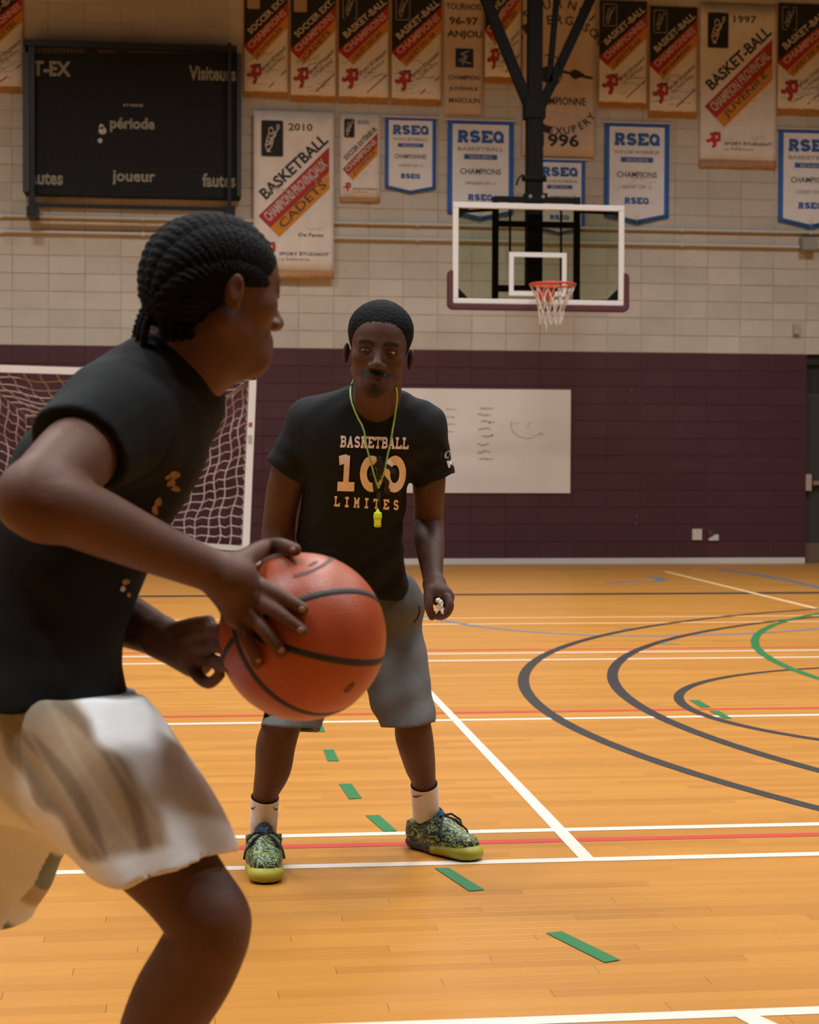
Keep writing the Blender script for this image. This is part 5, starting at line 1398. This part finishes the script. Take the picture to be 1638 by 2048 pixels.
nb_ = [P(708, 757, 4.70), P(730, 748, 4.745), P(762, 752, 4.745), P(785, 760, 4.70)]
m_ = MB(); m_.tube(lft[::-1] + nb_ + rgt, .0028, 6); m_.build('cord', MLN, lan, True)
zc = (both(757, 990, .01) - CAM).dot(FW)
m_ = MB(); m_.tube([P(757, 974, zc), P(757, 984, zc), P(756.5, 998, zc)], [.006, .008, .005], 8); m_.build('clip', mat('clip_black', (.012, .012, .012), .5), lan, True)
m_ = MB(); m_.tube([P(756.5, 997, zc), P(759, 1006, zc), P(757, 1014, zc), P(755, 1020, zc)], .002, 6); m_.build('ring_loop', mat('clip_black', (.012, .012, .012), .5), lan, True)
wf = Frame(P(755.5, 1037, zc - .006), cr, ct, cu); W_ = Sculpt(); pxm = zc / F
W_.add(rbox(wf, (-.0005, 0, -.006), (.0095, .008, .0175), .004), 0); W_.add(rbox(wf, (0, 0, .008), (.0110, .010, .0095), .005), .004); W_.add(wf.cone((0, 0, .016), (0, 0, .022), .006, .004), .003)
V, Q = W_.mesh(.0011, 1); wo = mobj('whistle_body', V, Q, MWH, lan, True)
m_ = MB(); c_ = [wf.w(-.006, .0085, -.005), wf.w(.006, .0085, -.005), wf.w(.006, .0085, -.018), wf.w(-.006, .0085, -.018)]; m_.prism(c_, ct * .0015); m_.build('mouthpiece', mat('whistle_yellow', (.75, .62, .02), .4), wo)
# crumpled white tissue in the left fist
tz = Z0 - .045; tsf = Frame(P(880, 1212, tz), cr, ct, cu); t_ = Sculpt()
t_.add(cone(P(876, 1201, tz), P(882, 1206, tz + .005), .007, .006), 0); t_.add(cone(P(881, 1205, tz), P(885, 1222, tz), .0055, .004), .004); t_.add(cone(P(877, 1212, tz), P(873, 1226, tz), .004, .003), .004); t_.add(cone(P(884, 1220, tz), P(886, 1226, tz), .004, .006), .003)
t_.bulge(lambda p: .0012 * np.sin(p[:, 0] * 500) * np.sin(p[:, 2] * 430))
V, Q = t_.mesh(.0012, 0); o = mobj('tissue', V, Q, mat('tissue_white', (.72, .68, .66), .8), None, True)
tag(o, 'small crumpled white tissue held in the fist of the person facing the camera', 'tissue')
# ================================================================== THE PLAYER AND THE BALL
# ---- basketball
BC = A3(P(604.5, 1273, 2.53)); BR = .1195
ball = empty('basketball', BC - np.array((0, 0, BR)), 'orange basketball with black seams held out in front by the leaning person', 'ball')
def ball_mat():
    m = bpy.data.materials.new('ball_leather'); m.use_nodes = True; nt = m.node_tree; b = nt.nodes['Principled BSDF']; Lk = nt.links.new
    tc = nn(nt, 'ShaderNodeTexCoord'); n = nn(nt, 'ShaderNodeTexNoise'); n.inputs['Scale'].default_value = 14; Lk(tc.outputs['Object'], n.inputs['Vector'])
    r = nn(nt, 'ShaderNodeValToRGB'); r.color_ramp.elements[0].position = .3; r.color_ramp.elements[0].color = (.34, .056, .013, 1); r.color_ramp.elements[1].position = .75; r.color_ramp.elements[1].color = (.44, .082, .021, 1)
    Lk(n.outputs['Fac'], r.inputs[0]); Lk(r.outputs[0], b.inputs['Base Color']); b.inputs['Roughness'].default_value = .42
    vo = nn(nt, 'ShaderNodeTexVoronoi'); vo.inputs['Scale'].default_value = 330; Lk(tc.outputs['Object'], vo.inputs['Vector'])
    bp = nn(nt, 'ShaderNodeBump'); bp.inputs['Strength'].default_value = .3; bp.inputs['Distance'].default_value = .001; Lk(vo.outputs['Distance'], bp.inputs['Height']); Lk(bp.outputs[0], b.inputs['Normal'])
    return m
# ball axes: the main seams as seen in the photograph
bn1 = -ct * .34 + cu * .92 + cr * .12            # normal of the seam that crosses the middle
bn1 /= np.linalg.norm(bn1)
bf = Frame(BC, cr, ct, cu)
V, Fc = uv_sphere(BC, (BR, BR, BR), bf.M, 96, 64); mobj('shell', V, Fc, ball_mat(), ball, True)
MSE = mat('ball_seam', (.018, .012, .010), .6)
def seam(fn, closed=True, n=96, w=.0042):
    pts = [fn(i / n) for i in range(n + 1)]
    V = []; Fc = []
    for i, p in enumerate(pts):
        q = pts[(i + 1) % n if closed else min(i + 1, n)] - pts[i - 1 if i else (n - 1 if closed else 0)]
        u = (p - BC) / np.linalg.norm(p - BC); s_ = np.cross(u, q); s_ /= np.linalg.norm(s_)
        for o_, l in ((-1.5 * w, -.001), (-w, .0006), (w, .0006), (1.5 * w, -.001)):
            d_ = u + s_ * o_ / BR; d_ /= np.linalg.norm(d_); V.append(BC + d_ * (BR + l))
    for i in range(n):
        for k in range(3): Fc.append((4 * i + k, 4 * i + k + 1, 4 * i + 5 + k, 4 * i + 4 + k))
    return mobj('seam', V, Fc, MSE, ball, True)
def px_on_ball(x, y):
    r = A3(ray(x, y)); r /= np.linalg.norm(r); oc_ = A3(CAM) - BC; b_ = oc_ @ r; c_ = oc_ @ oc_ - BR * BR; dsc = max(b_ * b_ - c_, 0)
    return A3(CAM) + r * (-b_ - math.sqrt(dsc))
def great(p, q, n=96):
    """circle on the ball through two pixels and a third"""
    a, b_, c_ = [px_on_ball(*t) for t in (p, q[0], q[1])]
    nrm = np.cross(b_ - a, c_ - a); nrm /= np.linalg.norm(nrm); h = (a - BC) @ nrm; cc = BC + nrm * h; r_ = math.sqrt(max(BR * BR - h * h, 1e-6))
    e1 = (a - cc) / np.linalg.norm(a - cc); e2 = np.cross(nrm, e1)
    return lambda t: cc + r_ * (math.cos(2 * math.pi * t) * e1 + math.sin(2 * math.pi * t) * e2)
seam(great((560, 1292), ((660, 1318), (760, 1322))))
seam(great((600, 1200), ((665, 1184), (745, 1192))))
seam(great((500, 1340), ((570, 1408), (660, 1428))))
m_dec = mat('ball_print', (.10, .03, .015), .6)
def ball_patch(v2, f, c3, name, m):
    (ax, ay), (bx, by), (cx, cy) = c3; Vv = []
    for p in v2:
        q = px_on_ball(ax + (bx - ax) * p[0] + (cx - ax) * p[1], ay + (by - ay) * p[0] + (cy - ay) * p[1]); u = (q - BC) / np.linalg.norm(q - BC); Vv.append(BC + u * (BR + .0005))
    return mobj(name, Vv, f, m, ball)
v, f = strokes2d([arc(.5, .5, .42, .35, 200, 380, 8), [(.1, .4), (.5, .6), (.9, .45)]], .22); ball_patch(v, f, ((585, 1165), (680, 1120), (575, 1140)), 'print_mark', m_dec)
ball_patch(v, f, ((690, 1390), (712, 1372), (682, 1376)), 'print_mark', m_dec)

# ---- player
SKP = (.120, .055, .034)
player = empty('person', G(819, 2047), 'person with braided hair in black t-shirt and pale print shorts, leaning forward in profile', 'person')
player.location = P(150, 2478, 2.5); player.location.z = 0
# head: profile to the right, turned a little away from the camera, chin down
fw_ = cr * .81 - ct * .58 - cu * .05; fw_ /= np.linalg.norm(fw_)
up_ = cu + cr * .05; up_ -= fw_ * (up_ @ fw_); up_ /= np.linalg.norm(up_); sd_ = np.cross(fw_, up_)
ph = Frame(P(431, 580, 2.58), sd_, fw_, up_)
B = Sculpt(); head(B, ph, 1.0, .020)
nb0, nb1 = P(345, 735, 2.62), P(415, 640, 2.60)
B.add(cone(nb0, nb1, .066, .058), .03)
B.add(cone(P(392, 750, 2.62), P(438, 690, 2.60), .042, .042), .04)
B.add(cone(P(235, 900, 2.62), P(85, 1250, 2.64), .10, .10), .04)
B.add(cone(P(85, 1250, 2.64), P(60, 1440, 2.66), .10, .08), .04)
B.add(cone(P(225, 850, 2.52), P(340, 835, 2.74), .07, .055), .04)
# near arm (his right): shoulder back, elbow towards the camera, forearm reaching the ball
sN, eN, wN = P(215, 850, 2.50), P(62, 990, 2.29), P(436, 1146, 2.425)
limb(B, [(sN, .056), (P(150, 915, 2.40), .054), (P(92, 968, 2.32), .047), (P(64, 996, 2.295), .044), (P(88, 1016, 2.295), .045)], .012)
limb(B, [(P(66, 996, 2.295), .044), (P(120, 1014, 2.30), .0445), (P(185, 1040, 2.325), .044), (P(270, 1078, 2.36), .0385), (P(360, 1116, 2.395), .0325), (wN, .0295), (P(470, 1160, 2.425), .031)], .018)
# hand on the near left side of the ball
def onb(x, y, lift):                     # a point lifted off the ball where the pixel meets it
    q = px_on_ball(x, y); u = (q - BC) / np.linalg.norm(q - BC); return q + u * lift
pal = [onb(478, 1180, .016), onb(500, 1200, .014), onb(488, 1230, .014)]
B.add(cone(P(458, 1158, 2.425), pal[0], .031, .028), .015)
B.add(cone(P(465, 1165, 2.43), pal[1], .029, .024), .015)
B.add(cone(P(462, 1172, 2.43), pal[2], .028, .022), .015)
K = [(518, 1178), (517, 1203), (508, 1228), (496, 1250)]
TP = [[(548, 1192), (578, 1207), (606, 1222)], [(546, 1222), (578, 1243), (604, 1263)], [(532, 1256), (552, 1282), (566, 1304)], [(508, 1280), (516, 1303), (520, 1324)]]
for i in range(4):
    finger(B, [pal[min(i, 2)] if i else pal[0], onb(*K[i], .013), onb(*TP[i][0], .016), onb(*TP[i][1], .012), onb(*TP[i][2], .0085)], .0125 - .0004 * i, .0086, .008)
finger(B, [P(452, 1142, 2.43), P(490, 1118, 2.445), onb(532, 1116, .014), onb(562, 1106, .011), P(590, 1100, 2.475)], .0165, .0095, .012)
# far arm and hand under the left of the ball
limb(B, [(P(345, 840, 2.76), .05), (P(280, 1000, 2.86), .046), (P(195, 1180, 2.82), .043), (P(240, 1232, 2.76), .042), (P(285, 1256, 2.70), .036), (P(318, 1272, 2.66), .031)], .018)
B.add(cone(P(325, 1276, 2.65), P(385, 1300, 2.60), .028, .032, (ct, .8)), .015)
B.add(cone(P(340, 1290, 2.64), P(392, 1322, 2.60), .024, .024), .015)
finger(B, [P(375, 1275, 2.59), P(410, 1262, 2.56), P(440, 1262, 2.52), P(470, 1278, 2.475)], .0125, .009)
finger(B, [P(388, 1292, 2.585), P(425, 1290, 2.55), P(450, 1296, 2.50), P(478, 1310, 2.46)], .012, .009)
finger(B, [P(392, 1312, 2.59), P(424, 1322, 2.56), P(448, 1330, 2.52), P(472, 1340, 2.48)], .012, .0085)
finger(B, [P(382, 1328, 2.59), P(396, 1352, 2.57), P(418, 1366, 2.55), P(440, 1350, 2.54)], .0105, .008)
finger(B, [P(352, 1262, 2.62), P(385, 1250, 2.585), P(418, 1243, 2.55)], .0135, .0095)
# legs: the near (right) leg bent forward, the far one pushed back
limb(B, [(P(75, 1480, 2.61), .075), (P(185, 1560, 2.53), .080), (P(290, 1675, 2.48), .073), (P(360, 1760, 2.46), .062), (P(408, 1830, 2.45), .0585), (P(415, 1872, 2.45), .0575), (P(385, 1938, 2.47), .0605), (P(345, 2005, 2.50), .060), (P(295, 2100, 2.53), .049), (P(235, 2260, 2.57), .038), (P(205, 2370, 2.60), .037)], .03)
B.add(cone(P(425, 1838, 2.43), P(420, 1868, 2.43), .042, .038), .03)
limb(B, [(P(60, 1480, 2.72), .095), (P(-40, 1680, 2.75), .075), (P(-150, 1930, 2.77), .058), (P(-330, 2060, 2.76), .058), (P(-520, 2230, 2.76), .036)], .03)
V, Q = B.mesh(.0034, 1)
L = ph.loc(V); col = np.tile(np.array(SKP), (len(V), 1))
hm = (np.abs(L[:, 0]) < .10) & (L[:, 2] > -.135) & (L[:, 2] < .16) & (np.abs(L[:, 1]) < .13)
col[hm] = face_tint(L[hm], SKP, .45)
pbody = mobj('body', V, Q, MSK, player, True, col); pb_bv = bvh_of(V, Q)
eyes(ph, pbody)
print('player body', len(V))
# finger nails of the near hand
m_nail = mat('nail', (.34, .17, .12), .35)
for x, y in ((603, 1219), (601, 1260), (563, 1301), (518, 1320), (584, 1100)):
    h, n_ = ray_surface(pb_bv, x, y)
    if h is None: continue
    N = np.array(n_); V_, F_ = uv_sphere(np.array(h) - N * .0012, (.0052, .0024, .0042), np.stack([np.cross(N, cu) / np.linalg.norm(np.cross(N, cu)), N, np.cross(N, np.cross(N, cu)) / np.linalg.norm(np.cross(N, cu))]), 12, 8); mobj('fingernail', V_, F_, m_nail, pbody, True)
# braided hair: rows run from the forehead over the crown to the nape
H = Sculpt()
H.add(ph.ell((0, -.009, .029), (.082, .0985, .078)), 0)
H.add(ph.ell((0, -.066, -.008), (.060, .042, .058)), .03)
H.sub(rbox(ph, (0, .132, -.060), (.3, .075, .105), .02), .008)
H.sub(rbox(ph, (0, .066, -.090), (.3, .085, .095), .03), .010)
H.sub(rbox(ph, (0, .0, -.165), (.3, .2, .085), .02), .006)
def rows(p):
    L_ = ph.loc(p); an = np.arctan2(L_[:, 0], L_[:, 2] + .04); al = np.arctan2(L_[:, 1], L_[:, 2] + .03)
    return .0042 * np.abs(np.sin(an * 7.5)) ** .6 + .0012 * np.sin(al * 60 + np.floor(an * 7.5 / np.pi) * 1.7)
H.bulge(rows)
V, Q = H.mesh(.0026, 0); mobj('hair', V, Q, MHR, player, True)
rb = random.Random(3)
for i, (x0, y0, x1, y1, z) in enumerate(((298, 604, 270, 684, 2.58), (300, 612, 276, 694, 2.55), (306, 622, 288, 690, 2.53), (310, 606, 272, 668, 2.61), (330, 632, 333, 684, 2.515), (346, 640, 352, 680, 2.51), (362, 646, 368, 678, 2.51), (378, 650, 384, 674, 2.515))):
    pts = []; rs = []
    for k in range(17):
        t = k / 16; p = P(x0 + (x1 - x0) * t - 5 * math.sin(t * 3), y0 + (y1 - y0) * t, z + .015 * t); pts.append(p); rs.append(.0078 * (1 + .2 * math.cos(k * math.pi)) * (1 - .3 * t))
    m_ = MB(); m_.tube(pts, rs, 8); m_.build('braid', MHR, player, True)

# t-shirt
S = Sculpt()
tz_ = ct
S.chain([cone(a, b, ra, rb_) for (a, ra), (b, rb_) in zip(*(lambda q: (q[:-1], q[1:]))(spline([(P(298, 800, 2.62), .092), (P(232, 905, 2.62), .119), (P(150, 1060, 2.63), .125), (P(85, 1220, 2.64), .125), (P(58, 1340, 2.64), .138), (P(50, 1450, 2.63), .160)])))], 0)
S.add(cone(P(300, 770, 2.60), P(330, 740, 2.62), .078, .066), .04)
S.add(cone(P(320, 770, 2.60), P(362, 792, 2.64), .068, .050), .04)
S.add(cone(P(232, 840, 2.53), P(345, 818, 2.74), .084, .070), .05)
# near sleeve
S.add(cone(P(240, 832, 2.52), P(120, 940, 2.37), .082, .0635, cut=[(P(158, 905, 2.415), A3(P(120, 940, 2.37)) - A3(P(240, 832, 2.52)))]), .03)
S.add(cone(P(345, 830, 2.76), P(300, 960, 2.83), .066, .060), .03)
S.sub(cone(P(156, 907, 2.41), P(95, 962, 2.33), .057, .060), .004)
S.add(cone(P(350, 775, 2.62), P(398, 795, 2.66), .05, .038), .04)
S.sub(ell(P(440, 632, 2.60), (.094, .085, .074), np.stack([cr * .8 - cu * .6, ct, cu * .8 + cr * .6])), .006)
S.sub(rbox(Frame(P(60, 1398, 2.64), cr, ct, cu), (0, 0, -.20), (.5, .5, .20), .002), .003)
S.sub(cone(P(50, 1425, 2.64), P(50, 1480, 2.64), .124, .124), .003)
def wr3(p):
    a = p @ cr; b = p @ cu; c = p @ ct
    return .0075 * np.sin(34 * (a * .75 - b * .66) + 4 * np.sin(8 * a) + 2 * c) * np.clip((p[:, 2] - 1.05) * 5, 0, 1) + .005 * np.sin(22 * (a + b * .5) + 5 * np.sin(7 * b)) * np.sin(9 * b + 1) + .002 * np.sin(52 * b + 18 * a + 4 * np.sin(12 * a))
S.bulge(wr3)
V, Q = S.mesh(.005, 2)
# printed design on the chest, just visible along the front edge
pc = np.tile(np.array((.0125, .0135, .0142)), (len(V), 1))
Rl = V - A3(CAM); zz_ = Rl @ A3(FW); px_ = IW / 2 + (Rl @ cr) / zz_ * F; py_ = IH / 2 - (Rl @ cu) / zz_ * F
pl_shirt = mobj('t_shirt', V, Q, MTS, player, True); ps_bv = bvh_of(V, Q)
MGD = mat('print_gold', (.36, .18, .06), .8, noise=.5, nscale=40); MPWH = mat('print_pale', (.55, .52, .5), .8)
def blob(cx, cy, rx, ry, m, seed, rot=0):
    r = random.Random(seed); pts = []
    for i in range(14):
        a = 2 * math.pi * i / 14; q = 1 + r.uniform(-.25, .25); x, y = rx * q * math.cos(a), ry * q * math.sin(a); pts.append((x * math.cos(rot) - y * math.sin(rot), x * math.sin(rot) + y * math.cos(rot)))
    v = np.array([(0, 0)] + pts); v = (v + [60, 60]) / 120; fcs = [(0, i + 1, (i + 1) % 14 + 1) for i in range(14)]
    decal(v, fcs, ((cx - 60, cy + 60), (cx + 60, cy + 60), (cx - 60, cy - 60)), ps_bv, m, 'chest_print', pl_shirt, lift=.003)
for i, (x, y, rx, ry, m_c) in enumerate(((350, 950, 9, 8, MGD), (343, 966, 10, 7, MGD), (352, 978, 5, 9, MGD), (336, 955, 4, 6, MGD), (316, 1004, 7, 10, MGD), (310, 1020, 6, 9, MGD), (308, 1046, 6, 8, MPWH), (252, 1164, 6, 9, MGD), (246, 1178, 5, 6, MPWH), (258, 1190, 4, 5, MGD))): blob(x, y, rx, ry, m_c, i, i * .7)

# shorts: white with a tan and sage printed panel
S = Sculpt()
S.add(cone(P(25, 1435, 2.64), P(75, 1440, 2.64), .132, .132, (ct, 1.0)), 0)
ax0, ax1 = A3(P(173, 1505, 2.55)), A3(P(345, 1752, 2.465))
nax = ax1 - ax0; nax /= np.linalg.norm(nax)
qs = spline([(P(95, 1458, 2.625), .130), (P(173, 1512, 2.57), .122), (P(230, 1580, 2.52), .112), (P(285, 1655, 2.49), .104), (P(348, 1758, 2.46), .096)])
hemc = (P(325, 1727, 2.475), -cu * .978 + cr * .207)
S.chain([cone(a, b, ra, rb_, cut=[hemc]) for (a, ra), (b, rb_) in zip(qs[:-1], qs[1:])], .09)
fax = A3(P(-75, 1810, 2.76)) - A3(P(50, 1480, 2.72))
S.add(cone(P(50, 1480, 2.72), P(-75, 1810, 2.76), .135, .108, cut=[(P(-50, 1790, 2.76), fax)]), .02)
S.sub(cone(P(345, 1752, 2.46), P(420, 1860, 2.44), .076, .084), .004)
S.sub(rbox(Frame(P(50, 1378, 2.64), cr, ct, cu), (0, 0, .30), (.5, .5, .30), .002), .003)
S.bulge(lambda p: .006 * np.sin(((p - A3(hemc[0])) @ np.cross(nax, ct)) * 46 + 7 * ((p - A3(hemc[0])) @ nax)) * np.sin(((p - A3(hemc[0])) @ nax) * 9 + 1.3) + .003 * np.sin((p @ cr) * 60 + (p @ cu) * 40))
V, Q = S.mesh(.0048, 2)
la = (V - A3(hemc[0])) @ nax; sd2 = np.cross(nax, ct); sd2 /= np.linalg.norm(sd2)
if (sd2 @ cu) < 0: sd2 = -sd2
ls = (V - ax0) @ sd2; lz = (V - ax0) @ ct; hmd = (V - A3(hemc[0])) @ (A3(hemc[1]) / np.linalg.norm(hemc[1]))
WHT, TAN, BRN, SAG, GRN = map(np.array, ((.78, .79, .78), (.40, .29, .17), (.20, .13, .075), (.36, .38, .33), (.13, .16, .10)))
col = np.tile(WHT, (len(V), 1))
def mixc(w, c):
    w = np.clip(w, 0, 1)[:, None]; col[:] = col * (1 - w) + c * w
wob = .008 * np.sin(la * 30 + 1) + .005 * np.sin(la * 71)
pan = np.clip((.068 - np.abs(ls + .006 + wob)) / .014, 0, 1) * np.clip((-.030 - hmd) / .014, 0, 1) * (lz > -.05)
mixc(pan, TAN); mixc(pan * np.clip(np.sin(ls * 95 + la * 9 + 2.2 * np.sin(la * 14)) * 2 - .7, 0, 1) * .8, BRN)
mixc(pan * np.clip((-.22 - la) / .10, 0, 1) * .85, SAG)
mixc(pan * np.clip((-ls - .040) / .015, 0, 1) * .8, SAG * .7); mixc(pan * np.clip(np.sin(ls * 150 + 8 * la + 1) * 2 - 1.3, 0, 1) * .6, np.array((.50, .42, .30)))  # darkened sage paints the shadow along the panel's lower border; then pale streaks
st = np.clip((.010 - np.abs(ls - .088)) / .008, 0, 1) * (la < -.10) * (lz > -.06); mixc(st * .0, np.array((.26, .29, .29)))
Rl = V - A3(CAM); zz_ = Rl @ A3(FW); far = (lz < -.13) & (la < .02)
mixc(far * np.clip(np.sin((V @ cr) * 50 + (V @ cu) * 28) * 3, 0, 1) * .9, GRN); mixc(far * np.clip(np.sin((V @ cr) * 50 + (V @ cu) * 28 + 2.2) * 3 - 1.6, 0, 1) * .8, TAN)
mobj('shorts', V, Q, mat('print_shorts', (.6, .6, .6), .85, attr='tint', noise=.05, nscale=25), player, True, col)
# drawstring
h = on(ps_bv, [(250, 1405)], .0)
# socks and shoes (below the frame and out at the left)
an = A3(P(205, 2370, 2.60)); sock([(an + (A3(P(235, 2260, 2.57)) - an) * t, r) for t, r in ((.9, .044), (.6, .042), (.3, .041), (0, .041), (-.35, .042))], player, MSO)
cs2 = dict(upper=mat('sneaker_white', (.55, .54, .52), .5), toe=(.6, .58, .55), heel=(.6, .58, .55), lace=mat('lace_grey', (.4, .4, .4), .7))
fdir = cr * .96 - ct * .25; b0 = an.copy(); b0[2] = 0; fdir[2] = 0; fdir /= np.linalg.norm(fdir)
shoe(b0 - fdir * .06, fdir, player, cs2, 1)
af = A3(P(-520, 2230, 2.76)); b0 = af.copy(); b0[2] = 0
kf = A3(P(-330, 2060, 2.76)); sock([(af + (kf - af) * t, r) for t, r in ((.8, .045), (.5, .042), (.2, .041), (0, .041))], player, MSO)
shoe(np.array((af[0] - fdir[0] * .05, af[1] - fdir[1] * .05, .0)), fdir, player, cs2, -1)
